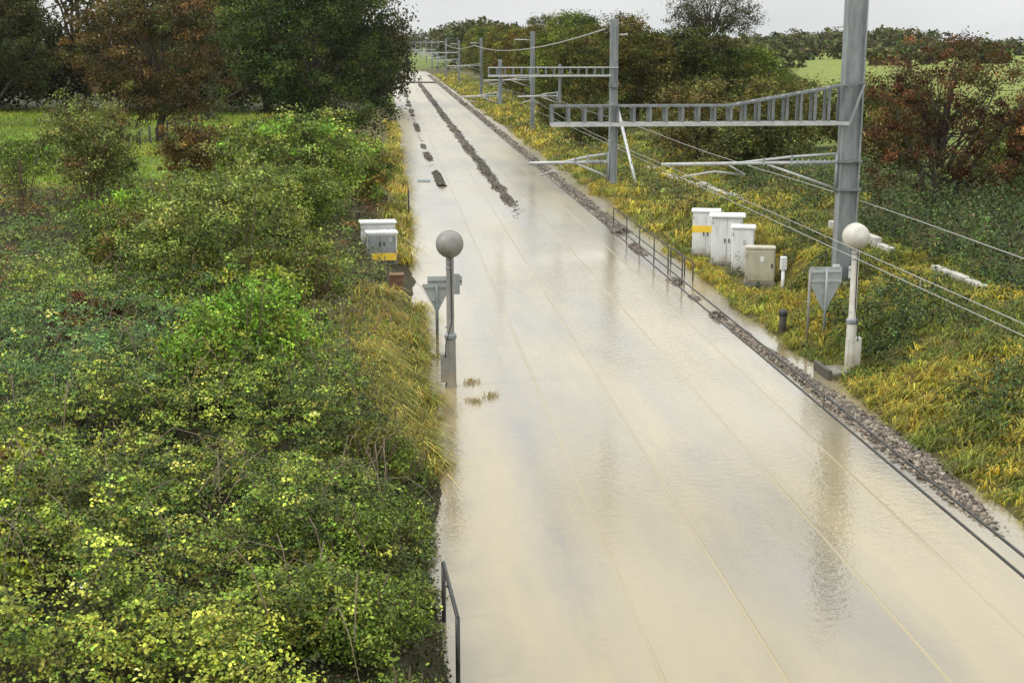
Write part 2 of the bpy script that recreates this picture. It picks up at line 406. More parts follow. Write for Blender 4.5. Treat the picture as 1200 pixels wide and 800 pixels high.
for xs, lab in (((3.2, 4.7), 'submerged left railway track, its two rail heads barely showing in the flood'),
                ((6.68, 8.16), 'submerged right railway track nearest the cabinets, rail heads barely showing in the flood')):
    t = empty('railway_track', ((xs[0] + xs[1]) / 2, 0, 0)); tag(t, lab, 'track', 'railway tracks under flood water')
    for k, x in enumerate(xs):
        link('rail', rail_mesh(0.004, k + int(x)), M['rail'], t, (x - t.location.x, 0, 0))

# ------------------------------------------------------------------ ballast stones
def stones(name, P, size, label, seed, wet=1.0):
    rg = rs(seed); n = len(P)
    base = np.array([(-1, -1, -1), (1, -1, -1), (1, 1, -1), (-1, 1, -1), (-1, -1, 1), (1, -1, 1), (1, 1, 1), (-1, 1, 1)], float) * .5
    v = base[None] * (0.6 + 0.6 * rg.rand(n, 8, 1)) + 0.18 * rg.randn(n, 8, 3)
    v *= (np.array([1.2, .9, .7])[None, None] * (0.6 + .8 * rg.rand(n, 1, 1)) * np.asarray(size).reshape(-1, 1, 1))
    a = rg.rand(n) * 6.28; t = rg.randn(n) * .5
    ca, sa, ct, st = np.cos(a), np.sin(a), np.cos(t), np.sin(t)
    y2 = v[..., 1] * ct[:, None] - v[..., 2] * st[:, None]; z2 = v[..., 1] * st[:, None] + v[..., 2] * ct[:, None]
    x3 = v[..., 0] * ca[:, None] - y2 * sa[:, None]; y3 = v[..., 0] * sa[:, None] + y2 * ca[:, None]
    v = np.stack([x3, y3, z2], -1) + P[:, None, :]
    q = np.array([(0, 3, 2, 1), (4, 5, 6, 7), (0, 1, 5, 4), (1, 2, 6, 5), (2, 3, 7, 6), (3, 0, 4, 7)])
    F = (q[None] + (np.arange(n) * 8)[:, None, None]).reshape(-1, 4)
    g_ = rg.rand(n) ** 1.6
    c = np.array([.055, .043, .030])[None] * (1 - g_[:, None]) + np.array([.36, .295, .225])[None] * g_[:, None]
    o = link(name, npmesh(name, v.reshape(-1, 3), [F], np.repeat(c * wet, 8, 0)), M['stone'])
    tag(o, label, 'ballast', kind='stuff'); return o
def ridge(rg, n, y0, y1, xc, wfun, hfun, zb=-0.05, pw=1.0):
    y = y0 + (y1 - y0) * rg.rand(n) ** pw
    u = (rg.rand(n) + rg.rand(n) - 1)
    w = wfun(y); x = xc(y) + u * w
    z = zb + hfun(y, x) * (1 - np.abs(u)) + .012 * rg.randn(n)
    k = z > -0.03
    return np.stack([x[k], y[k], z[k]], -1)
rg = rs(4)
# six-foot strip between the tracks
P1 = ridge(rg, 9500, 60, 260, lambda y: 5.72 + .12 * (vn(y, 0 * y, 6) - .5), lambda y: .34 + .25 * vn(y, 0 * y, 2.5, 3), lambda y, x: .17 * sstep(58, 72, y) * (0.16 + 1.0 * vn(y, x * 2, 3.0, 2)), pw=1.5)
# left cess islands
P2 = ridge(rg, 6000, 74, 215, lambda y: 2.45 + .5 * sstep(110, 70, y) * .6, lambda y: .24 + .1 * vn(y, 0 * y, 5, 8), lambda y, x: .19 * sstep(.46, .66, fbm(y, x, 6.0, 12)) * (.5 + vn(y, x, 1.2, 7)) , pw=1.4)
# right cess
P3 = ridge(rg, 6500, 55, 330, lambda y: 9.45 + .0 * y, lambda y: .5 + 0 * y, lambda y, x: .05 + .19 * vn(y, x, 2.5, 6), pw=1.6)
def wR(y): return np.interp(y, [19, 21, 24, 27, 30, 34, 38], [.08, .32, .55, .45, .24, .17, .12])
P4 = ridge(rg, 6500, 19.5, 37.5, lambda y: np.interp(y, [19, 24, 28, 33, 38], [9.5, 9.65, 9.5, 9.3, 9.22]), wR, lambda y, x: .17 * sstep(19.5, 22, y) * sstep(38, 34, y) * (.55 + .7 * vn(y, x * 2, .9, 5)))
P5 = ridge(rg, 1500, 37, 56, lambda y: 9.15 + 0 * y, lambda y: .26 + 0 * y, lambda y, x: .20 * sstep(.55, .75, vn(y, 0 * y, 1.5, 4)))
stones('ballast_stones', P1, np.interp(P1[:, 1], [60, 110, 260], [.06, .085, .16]), 'dark ballast ridge rising from the flood between the two tracks', 1, .55)
stones('ballast_stones', P2, np.interp(P2[:, 1], [70, 110, 215], [.06, .085, .15]), 'broken dark ballast islands left of the left track', 2, .5)
stones('ballast_stones', P3, np.interp(P3[:, 1], [55, 110, 330], [.06, .085, .2]), 'long ballast shoulder beside the right bank beyond the handrail', 3)
stones('ballast_stones', P4, np.full(len(P4), .058), 'loose grey and brown ballast heap below the right-hand lamp post', 4)
stones('ballast_stones', P5, np.full(len(P5), .056), 'small ballast clumps in the water beside the black handrail', 5)

# ------------------------------------------------------------------ foliage generators
def frame(Nn, rg):
    n = len(Nn); Nn = Nn / (np.linalg.norm(Nn, axis=1, keepdims=True) + 1e-9)
    r = rg.randn(n, 3); t = r - (r * Nn).sum(1, keepdims=True) * Nn; t /= np.linalg.norm(t, axis=1, keepdims=True) + 1e-9
    return Nn, t, np.cross(Nn, t)
def leafcloud(C, Nn, size, col, rg, asp=.62, fold=.14, fine=False):
    n = len(C); Nn, t, b = frame(Nn, rg); s = np.asarray(size).reshape(-1, 1) * np.ones((n, 1))
    if not fine:
        v = np.stack([C - t * s * .5, C - b * s * asp * .5 + Nn * s * fold, C + t * s * .5 - Nn * s * .08, C + b * s * asp * .5 + Nn * s * fold], 1)
        k = 4; F = (np.array([(0, 1, 2), (0, 2, 3)])[None] + (np.arange(n) * 4)[:, None, None]).reshape(-1, 3)
    else:
        h = b * s * asp * .5
        v = np.stack([C - t * s * .5, C - t * s * .2 - h * .95 + Nn * s * fold, C + t * s * .18 - h * .8 + Nn * s * fold, C + t * s * .55 - Nn * s * .12, C + t * s * .18 + h * .8 + Nn * s * fold, C - t * s * .2 + h * .95 + Nn * s * fold], 1)
        k = 6; F = (np.array([(0, 1, 2, 3), (0, 3, 4, 5)])[None] + (np.arange(n) * 6)[:, None, None]).reshape(-1, 4)
    return v.reshape(-1, 3), F, np.repeat(col, k, 0)
def leafmesh(name, *a, **k):
    v, F, c = leafcloud(*a, **k); return npmesh(name, v, [F], c)
def blades(P, length, width, lean, col, rg):
    n = len(P); a = rg.rand(n) * 6.283; d = np.stack([np.cos(a), np.sin(a), 0 * a], -1)
    b2 = rg.rand(n) * 6.283; sd_ = np.stack([np.cos(b2), np.sin(b2), 0 * b2], -1)
    L = np.asarray(length).reshape(-1, 1) * np.ones((n, 1)); w = np.asarray(width).reshape(-1, 1) * np.ones((n, 1)); le = np.asarray(lean).reshape(-1, 1) * np.ones((n, 1))
    up = np.array([0, 0, 1.])[None]
    m = P + up * L * .55 * np.sqrt(np.clip(1 - .3 * le, .1, 1)) + d * L * .22 * le
    tip = m + up * L * (.45 - .5 * le) + d * L * .42 * (le + .15)
    v = np.stack([P - sd_ * w, P + sd_ * w, m + sd_ * w * .8, m - sd_ * w * .8, tip], 1)
    o = (np.arange(n) * 5)[:, None]
    return v.reshape(-1, 3), [o + np.array([[0, 1, 2, 3]]), o + np.array([[3, 2, 4]])], np.repeat(col, 5, 0)
def pick(rg, n, cols, wts=None):
    cols = np.array(cols, float); k = rg.choice(len(cols), n, p=None if wts is None else np.array(wts) / sum(wts))
    return cols[k]
G_BANK = np.array([1.45, 1.4, .9]); G_TREE = np.array([1.08, 1.08, .85])
def gain(cols, g_): return [tuple(np.array(c) * g_) for c in cols]
def jit(rg, c, a=.25):
    return np.clip(c * np.exp(1.35 * a * rg.randn(len(c), 1) - .9 * a * a) * (1 + .05 * rg.randn(len(c), 3)), 0.004, .8)

def crown_leaves(rg, lobes, nclump, nleaf, csize, cols, wts=None, shell=.55, up=.5, cjit=.3):
    """lobes: (x,y,z,rx,ry,rz). leaf centres, normals, colours, clump centres"""
    L = np.array(lobes, float); w = (L[:, 3] * L[:, 4] * L[:, 5]) ** (2 / 3); w /= w.sum()
    k = rg.choice(len(L), nclump, p=w); d = rg.randn(nclump, 3); d /= np.linalg.norm(d, axis=1, keepdims=True)
    rad = shell + (1 - shell) * rg.rand(nclump, 1) ** .6
    rad *= 0.82 + .32 * rg.rand(nclump, 1)
    cc = L[k, :3] + d * rad * L[k, 3:]
    ccol = jit(rg, pick(rg, nclump, cols, wts), cjit * .9)
    cs = csize * (.6 + .8 * rg.rand(nclump, 1))
    idx = np.repeat(np.arange(nclump), nleaf)
    off = rg.randn(len(idx), 3) * cs[idx] * np.array([[.55, .55, .36]])
    C = cc[idx] + off
    Nn = d[idx] * .6 + np.array([[0, 0, up]]) + .8 * rg.randn(len(idx), 3)
    return C, Nn, jit(rg, ccol[idx], cjit), cc

def branches(mb, rg, base, top, r0, targets, k=6, sag=.15):
    """trunk from base to top with limbs to the targets"""
    base = np.array(base, float); top = np.array(top, float); m = 6
    tp = [base + (top - base) * (i / m) + np.array([rg.randn() * r0 * .6, rg.randn() * r0 * .6, 0]) * (i > 0) for i in range(m + 1)]
    mb.tube([tuple(p) for p in tp], [r0 * (1.25 if i == 0 else 1 - .75 * i / m) for i in range(m + 1)], 8)
    for t in targets:
        f = .22 + .7 * rg.rand(); i = min(int(f * m), m - 1); s = tp[i] + (tp[i + 1] - tp[i]) * (f * m - i)
        t = np.array(t); md = s + (t - s) * .5 + np.array([rg.randn() * .12, rg.randn() * .12, np.linalg.norm(t - s) * sag])
        q = s + (md - s) * .5 + rg.randn(3) * .05
        rr = r0 * (.42 - .28 * f) * (.7 + .5 * rg.rand())
        mb.tube([tuple(s), tuple(q), tuple(md), tuple(t)], [rr, rr * .8, rr * .55, rr * .18], 5, cap=False)

def make_tree(name, loc, lobes, top, r0, cols, label, cat, seed, nclump=200, nleaf=80, csize=.6, leaf=.14, wts=None, nbr=26, group=None, base=(0, 0, -.25), mat_='leaf_tree', shell=.5, asp=.62, fine=False, sag=.15, cn=('trunk', 'crown'), extra=None, bark='bark', up=.5):
    rg = rs(seed); t = empty(name, loc); tag(t, label, cat, group)
    C, Nn, c, cc = crown_leaves(rg, lobes, nclump, nleaf, csize, cols, wts, shell, up)
    mb = MB(); branches(mb, rg, base, top, r0, cc[rg.choice(len(cc), min(nbr, len(cc)), replace=False)], sag=sag)
    if extra: extra(mb, rg)
    mb.build(cn[0], M[bark], t, smooth=True)
    link(cn[1], leafmesh(cn[1], C, Nn, leaf * (.65 + .7 * rg.rand(len(C))), c, rg, asp=asp, fine=fine), M[mat_], t)
    return t
def copy_tree(o, loc, sc, rz, label, cat=None, group=None):
    r = o.copy(); COL.objects.link(r); r.location = loc; r.scale = sc; r.rotation_euler = (0, 0, rz); r['label'] = label
    if group: r['group'] = group
    for ch in o.children:
        c = ch.copy(); COL.objects.link(c); c.parent = r
    return r
def at(x, y, dz=0.0): return (x, y, float(gz(x, y)) + dz)

# ------------------------------------------------------------------ left bank: bramble thicket (nobody could count it)
rg = rs(11)
def thicket(name, ncl, nl, x0, x1, y0, y1, sz, fine, label, palette, rad=.2, hv=.3, asp=.7):
    """leaf sprays: little domes of leaves sitting on the canopy at uneven heights, dark gaps between"""
    x = x0 + (x1 - x0) * rg.rand(ncl); y = y0 + (y1 - y0) * rg.rand(ncl)
    ch = canopy(x, y); gap = fbm(x, y, .9, 31)
    k = (ch > .1) & (rg.rand(ncl) < .04 + .96 * sstep(.36, .54, gap)); x, y, ch, gap = x[k], y[k], ch[k], gap[k]; m = len(x)
    sz_ = (x > -.75 - .75 * np.sin(np.clip((y - 23.5) / 13.5, 0, 1) * 3.14) + 1.2 * (fbm(x, y, 1.2, 3) - .5)) & (y > 23.5) & (y < 37) & (rg.rand(m) < .85)
    x, y, ch, gap = x[~sz_], y[~sz_], ch[~sz_], gap[~sz_]; m = len(x)
    g0 = gz(x, y); r_ = rad * (.55 + .9 * rg.rand(m))
    z = g0 + .66 * ch + (hv * (rg.rand(m) - .62) + 1.1 * (gap - .5)) * np.minimum(1, ch * 1.3)
    z = np.maximum(z, g0 + .05)
    col = palette(x, y, rg)
    ux = x0 + (x1 - x0) * rg.rand(ncl * 3); uy = y0 + (y1 - y0) * rg.rand(ncl * 3); uk = gz(ux, uy) > -.01; ux, uy = ux[uk], uy[uk]; un = len(ux)
    idx = np.repeat(np.arange(m), nl); n = len(idx)
    d = rg.randn(n, 3); d /= np.linalg.norm(d, axis=1, keepdims=True); d[:, 2] = np.abs(d[:, 2]) * .9 - .15
    rr = (r_[idx] * (.45 + .6 * rg.rand(n)))[:, None]
    C = np.stack([x, y, z], -1)[idx] + d * rr * np.array([[1.15, 1.15, .75]])
    Nn = d * .7 + np.array([[0, -.2, .8]]) + .38 * rg.randn(n, 3)
    C = np.concatenate([C, np.stack([ux, uy, gz(ux, uy) + .03 + .12 * rg.rand(un)], -1)]); Nn = np.concatenate([Nn, np.array([[0, -.1, .6]]) + .6 * rg.randn(un, 3)])
    lc = np.concatenate([jit(rg, col[idx], .25), jit(rg, pick(rg, un, [(.03, .045, .014), (.045, .065, .018), (.06, .042, .02), (.025, .032, .013)]), .3)])
    o = link(name, leafmesh(name, C, Nn, sz * (.5 + .8 * rg.rand(n + un)), lc, rg, asp=asp, fine=fine), M['leaf'])
    tag(o, label, 'brambles', kind='stuff'); return o
def pal_bramble(x, y, rg):
    m = len(x)
    dark = np.array([.045, .085, .018]); mid = np.array([.11, .165, .027]); yel = np.array([.34, .41, .08]); blue = np.array([.075, .15, .055]); brn = np.array([.13, .075, .03])
    f1 = fbm(x, y, 2.2, 51)[:, None]; f2 = fbm(x, y, 1.1, 61)[:, None]; r = rg.rand(m, 1)
    c = mid * np.ones((m, 1)); c = np.where(r < .35, dark, c)
    yw = sstep(.34, .62, f1 - .04 * (np.abs(x[:, None] + 1.8) - 1)) * sstep(26, 17, y)[:, None]
    c = np.where(rg.rand(m, 1) < .16 + .50 * yw, yel * (.55 + .45 * rg.rand(m, 1)), c)
    bw = sstep(-2.5, -5, x)[:, None] * sstep(22, 25, y)[:, None] * sstep(34, 29, y)[:, None]
    c = np.where(rg.rand(m, 1) < .75 * bw, blue, c)
    c = np.where(rg.rand(m, 1) < .05 + .30 * sstep(.55, .75, f2), c * .5 + brn * .5, c)
    ew = sstep(-1.6, -.5, x)[:, None]
    c = np.where(rg.rand(m, 1) < .6 * ew, np.array([.06, .085, .02]), c)
    return jit(rg, c * G_BANK * .80, .40)
def pal_scrub(x, y, rg):
    m = len(x)
    f1 = fbm(x, y, 3.2, 71)[:, None]; f2 = fbm(x, y, 2.0, 81)[:, None]
    c = np.where(rg.rand(m, 1) < .5, np.array([.085, .125, .03]), np.array([.13, .165, .04]))
    c = np.where(rg.rand(m, 1) < .8 * sstep(.48, .64, f2), np.array([.16, .085, .035]), c)
    c = np.where(rg.rand(m, 1) < .7 * sstep(.52, .66, f1), np.array([.10, .19, .04]), c)
    c = np.where(rg.rand(m, 1) < .05, np.array([.20, .20, .08]), c)
    return jit(rg, c * G_BANK * .62, .30)
thicket('bramble_thicket', 4800, 20, -5.6, .75, 12.5, 17.5, .049, True, 'dense yellow-green bramble leaves at the bottom of the left bank', pal_bramble, .16, .7)
thicket('bramble_thicket', 6900, 20, -7, .75, 17.2, 25, .056, False, 'dense leafy bramble thicket on the near left bank above the bottom edge', pal_bramble, .16, .7)
thicket('bramble_thicket', 8500, 18, -10, .6, 24.5, 38, .064, False, 'darker bramble and nettle growth behind the near thicket', pal_bramble, .22, .8)
thicket('scrub_growth', 7500, 18, -24, -.2, 37, 66, .098, False, 'mixed green and russet scrub in front of the left meadow', pal_scrub, .34, 1.0)

# arching bare bramble canes
mb = MB(); rg = rs(15)
for i in range(260):
    x, y = -7 + 7.0 * rg.rand(), 14 + 26 * rg.rand(); a = rg.rand() * 6.28; L = .6 + .9 * rg.rand()
    z0 = float(gz(x, y)) + .2; h = .66 * float(canopy(x, y)) + .15 + .45 * rg.rand()
    pts = [(x + math.cos(a) * L * t, y + math.sin(a) * L * t, z0 + h * math.sin(math.pi * min(1, t * .75 + .15)) * 1.1) for t in (0, .25, .5, .75, 1)]
    mb.tube(pts, [.008, .008, .007, .006, .003], 4, cap=False)
o = mb.build('bramble_canes', M['twig']); tag(o, 'thin bare brown canes arching out of the left bank brambles', 'stems', kind='stuff')

# ------------------------------------------------------------------ left bank shrubs, each a plant of its own
def shrub(name, x, y, w, h, cols, label, seed, nclump=150, nleaf=60, leaf=.075, csize=.22, wts=None, lob=5, group='shrubs on the left bank', mat_='leaf', dz=0, asp=.5, fine=False, upright=False, up=.55, shell=.45):
    rg = rs(seed); lobes = [(0, 0, h * .5, w * .5, w * .45, h * .5)]
    for i in range(lob):
        a = rg.rand() * 6.28; r_ = w * (.18 + .2 * rg.rand())
        lobes.append((math.cos(a) * r_, math.sin(a) * r_, h * (.35 + .4 * rg.rand()), w * .27, w * .27, h * (.28 + .1 * rg.rand())))
    def stems(mb, rg):
        for i in range(16):
            a = rg.rand() * 6.28; r_ = w * .42 * rg.rand() ** .5; hh = h * (.75 + .25 * rg.rand())
            mb.tube([(math.cos(a) * r_ * .2, math.sin(a) * r_ * .2, -.2), (math.cos(a) * r_ * .7, math.sin(a) * r_ * .7, hh * .5), (math.cos(a) * r_, math.sin(a) * r_, hh)], [.025, .018, .006], 4, cap=False)
    return make_tree(name, at(x, y, dz), lobes, (0, 0, h * .7), .04, gain(cols, G_BANK * np.array([1.0, 1.04, .9])), label, 'shrub', seed, nclump, int(nleaf * .62), csize, leaf * 1.16, wts, 10, group, mat_=mat_, cn=('stems', 'foliage'), extra=stems, bark='twig', asp=asp, fine=fine, shell=shell, up=up)
OL = [(.085, .12, .03), (.12, .155, .042), (.06, .09, .024)]
PG = [(.11, .15, .05), (.15, .19, .065), (.075, .105, .035), (.18, .19, .08)]
BG = [(.10, .19, .03), (.15, .25, .04), (.07, .13, .024)]
RD = [(.10, .058, .022), (.08, .045, .02), (.125, .08, .03), (.07, .07, .025)]
shrub('leafy_bush', -3.0, 25.4, 3.0, 2.5, BG + [(.24, .28, .06)], 'bright green rounded bush among the brambles in mid left bank', 101, 330, 70, .07, .2)
shrub('leafy_bush', -4.0, 34.5, 4.8, 3.8, PG, 'large pale green dome-shaped bush above the bright green bush', 102, 520, 80, .08, .26)
shrub('leafy_bush', -2.2, 33.5, 2.4, 1.9, OL + [(.13, .10, .05)], 'low olive bush at the water edge below the grey lineside cabinets', 103, 230, 70, .075, .22)
shrub('leafy_bush', -3.6, 54, 6.0, 4.6, PG + BG[:1], 'wide mid green bush in front of the tall dark tree', 104, 480, 75, .12, .36)
shrub('leafy_bush', -3.2, 45.0, 3.6, 3.2, OL + PG[:2], 'soft olive bush sloping down towards the grey lineside cabinets', 105, 320, 70, .10, .3)
shrub('leafy_bush', -6.6, 44.5, 3.8, 2.9, PG, 'pale grey-green bush in front of the russet bush', 106, 300, 70, .10, .3)
shrub('leafy_bush', -1.1, 62, 2.6, 2.6, OL + [(.16, .12, .04)], 'olive bush beside the straw grass below the tall dark tree', 107, 220, 60, .11, .28)
shrub('russet_bush', -9.2, 67, 4.2, 3.2, RD, 'round russet brown bush by the post and wire fence', 108, 340, 70, .11, .3)
shrub('willow_bush', -12.2, 57, 3.6, 4.8, [(.12, .15, .06), (.16, .18, .085), (.09, .11, .045), (.10, .07, .04)], 'tall upright grey-green bush standing before the left meadow', 109, 420, 60, .10, .3, lob=7)
shrub('red_shrub', -6.7, 30.6, 1.8, 1.2, [(.09, .022, .016), (.07, .03, .016), (.10, .05, .022)], 'small dark red shrub at the left edge of the bank', 110, 110, 60, .07, .16)
shrub('leafy_bush', -15.2, 58, 2.2, 3.0, OL, 'thin dark sapling bush left of the tall upright bush', 111, 60, 45, .10, .28, lob=3, shell=.3)
shrub('leafy_bush', -5.2, 15.9, 1.6, 1.0, [(.20, .24, .045), (.15, .20, .035), (.24, .27, .055)], 'yellow-green bush in the bottom left corner', 112, 90, 60, .08, .18)
shrub('leafy_bush', -5.9, 19.3, 1.8, 1.2, [(.18, .21, .045), (.12, .16, .03), (.10, .07, .03)], 'yellowing bush at the left edge above the bottom corner', 113, 90, 60, .08, .2)
shrub('leafy_bush', -7.4, 40, 3.4, 2.3, OL + RD[:1], 'olive and brown bush left of the large pale green dome', 114, 240, 65, .09, .26)
shrub('leafy_bush', -0.75, 17.4, 1.5, .85, OL + [(.10, .15, .03)], 'fine dark green bush overhanging the water beside the near handrail', 115, 150, 60, .05, .17)
shrub('leafy_bush', -0.75, 15.0, 1.7, 1.0, OL + [(.09, .14, .03)], 'dark green bush in front of the near handrail at the bottom edge', 119, 170, 60, .05, .17)
shrub('leafy_bush', -.2, 15.7, 1.1, .75, OL + [(.10, .15, .03)], 'dark bush at the bank foot right beside the near handrail', 140, 90, 60, .05, .15)
shrub('leafy_bush', -14.6, 70, 3.6, 2.4, OL + BG[:1], 'green bush screening the meadow left of the russet bush', 141, 220, 70, .12, .3)
shrub('leafy_bush', -19.5, 74, 4.2, 1.9, PG[:2] + BG[:2], 'low spreading green bush in the meadow behind the tall upright bush', 142, 220, 70, .12, .32)
shrub('leafy_bush', -6.4, 72, 3.6, 2.8, OL + PG[:1], 'olive bush between the russet bush and the wide mid green bush', 143, 220, 70, .12, .3)
for i_, (x_, y_, w_, h_, lb_) in enumerate(((-.05, 18.9, 1.0, .6, 'small sprig bush overhanging the water just beyond the near handrail'), (.1, 22.3, 1.1, .7, 'small olive bush overhanging the water below the straw grass'), (.1, 20.6, .9, .5, 'little bush at the water edge between the near handrail and the grey lamp post'), (.0, 13.9, 1.0, .7, 'small bush at the very bottom edge of the left bank'))):
    shrub('sprig_bush', x_, y_, w_, h_, OL + [(.12, .15, .035)], lb_, 130 + i_, 60, 40, .045, .13, lob=3, shell=.3)
shrub('leafy_bush', -0.5, 21.5, 1.5, .85, OL + [(.12, .12, .04)], 'dark olive bush at the water edge between the near handrail and yellow grass', 116, 140, 60, .05, .17)
shrub('leafy_bush', -9.8, 50, 3.2, 1.7, BG[:2] + OL, 'low green bush at the foot of the tall upright bush', 117, 150, 60, .10, .28)
shrub('leafy_bush', -1.9, 72, 3.0, 2.6, OL, 'dark olive bush at the foot of the tall dark tree', 118, 170, 60, .12, .32)

# ------------------------------------------------------------------ left trees
DKG = [(.032, .056, .012), (.055, .085, .018), (.09, .12, .026), (.022, .037, .010)]
make_tree('dark_tree', at(-4.7, 86), [(0, 0, 6.5, 4.8, 4.2, 4.8), (-2.6, -1, 3.2, 3.2, 3, 2.9), (2.0, -.6, 3.4, 3.2, 2.8, 3.2), (1.6, 0, 8.6, 3.4, 3.2, 3.4), (-2.6, 0, 8.2, 3.0, 3, 3.2), (.2, 0, 11, 3.4, 3, 2.8), (3.4, -.5, 6.4, 2.0, 2.2, 2.2)],
          (0, 0, 9), .32, DKG, 'tall dark green tree on the left beside the flooded track', 'tree', 201, 680, 90, .6, .16, nbr=34)
BRN = [(.09, .066, .024), (.115, .08, .03), (.075, .066, .022), (.07, .08, .022), (.14, .085, .03)]
def lean(mb, rg):
    mb.tube([(-2.6, 0, -.2), (-3.2, .2, 1.4), (-4.2, .4, 2.8), (-4.9, .4, 4.2)], [.16, .13, .10, .05], 7)
make_tree('hawthorn_tree', at(-16.2, 100), [(0, 0, 6.2, 5.2, 4, 4.8), (-3, 0, 6.6, 3.4, 2.8, 3.4), (2.8, -.5, 4.2, 3.0, 2.6, 3.2), (1, 0, 9.0, 3.6, 2.8, 2.6), (-1.2, -1, 3.4, 3.2, 2, 2.0)],
          (.3, 0, 6), .36, BRN, 'spreading russet brown hawthorn tree in the left meadow', 'tree', 202, 420, 80, .6, .17, nbr=40, extra=lean)
make_tree('meadow_tree', at(-32.5, 116), [(0, 0, 7.6, 5, 4, 4.6), (3.2, 0, 6.2, 3.2, 2.6, 3), (-3, 0, 6.2, 3, 3, 3.4), (1, 0, 10.5, 4, 3, 2.6)],
          (0, 0, 6), .42, [(.05, .06, .018), (.08, .075, .024), (.04, .05, .016)], 'dark broad tree with a thick trunk at the left edge of the meadow', 'tree', 203, 360, 80, .66, .19, nbr=30)
make_tree('russet_tree', at(-36, 104), [(0, 0, 8.2, 4.0, 3.2, 4.4), (1, -.5, 5.2, 2.6, 2.6, 2.4)],
          (0, 0, 6), .3, [(.12, .055, .02), (.10, .05, .02), (.09, .07, .022)], 'russet red tree at the far left edge', 'tree', 204, 180, 75, .6, .18, nbr=20)
def leant(mb, rg):
    mb.tube([(0.3, 0, -.2), (-.5, 0, 1.0), (-1.6, .1, 2.3), (-2.8, .2, 3.4)], [.24, .2, .16, .08], 7)
make_tree('meadow_tree', at(-16.0, 128), [(0, 0, 8.0, 4.6, 3.6, 4.6), (-2.6, 0, 5.4, 2.4, 2.2, 1.8), (2, 0, 10.4, 3.6, 3, 3)],
          (.3, 0, 6.5), .4, DKG[:2] + [(.06, .055, .018)], 'dark tree with a forked leaning trunk behind the wire fence', 'tree', 205, 260, 75, .66, .19, nbr=26, extra=leant)
LW = [(.03, .038, .012), (.045, .047, .015), (.06, .047, .017)]
back = [(-50, 140, 1.6, 'dark olive tree behind the russet red tree at far left'), (-41, 146, 1.7, 'olive brown tree behind the broad meadow tree'), (-30, 140, 1.6, 'dark tree closing the meadow between the broad tree and the hawthorn'), (-21, 146, 1.65, 'dark tree standing behind the russet hawthorn'), (-12, 142, 1.6, 'dark tree filling the gap left of the tall dark tree'), (-4, 172, 1.5, 'dark green tree just behind the tall dark tree by the track'), (-60, 132, 1.5, 'dark tree at the left margin behind the russet red tree')]
bt = None
for i, (x, y, s_, lb) in enumerate(back):
    if bt is None:
        bt = make_tree('backdrop_tree', at(x, y), [(0, 0, 5.6, 5.2, 4.4, 4.8), (-3.4, 0, 3.0, 3.2, 3, 3.0), (3.4, 0, 3.0, 3.2, 3, 3.0), (0, 0, 8.6, 3.6, 3.2, 2.6), (0, -1, 2.2, 4.4, 2.6, 2.2)], (0, 0, 7), .35, LW, lb, 'tree', 206, 420, 60, .8, .24, nbr=16, group='trees closing the left meadow', mat_='leaf_far')
        bt.scale = (s_, s_, s_)
    else: copy_tree(bt, at(x, y), (s_, s_ * .95, s_ * (1 + .06 * (i % 3))), i * 1.7, lb, group='trees closing the left meadow')

# meadow grass
rg = rs(21)
n = 32000
x = -46 + 43 * rg.rand(n); y = 66 + 80 * rg.rand(n) ** 1.3
P = np.stack([x, y, gz(x, y) - .02], -1)
f = fbm(x, y, 5, 33)[:, None]
c = jit(rg, np.where(f > .52, np.array([.32, .38, .045]), np.array([.19, .28, .038])) * np.ones((n, 3)), .2)
v, F, cc = blades(P, .22 + .25 * rg.rand(n), .028 + .016 * rg.rand(n), .3 + .6 * rg.rand(n), c, rg)
tag(link('meadow_grass', npmesh('meadow_grass', v, F, cc), M['grass']), 'bright green grass of the left meadow under the trees', 'grass', kind='stuff')

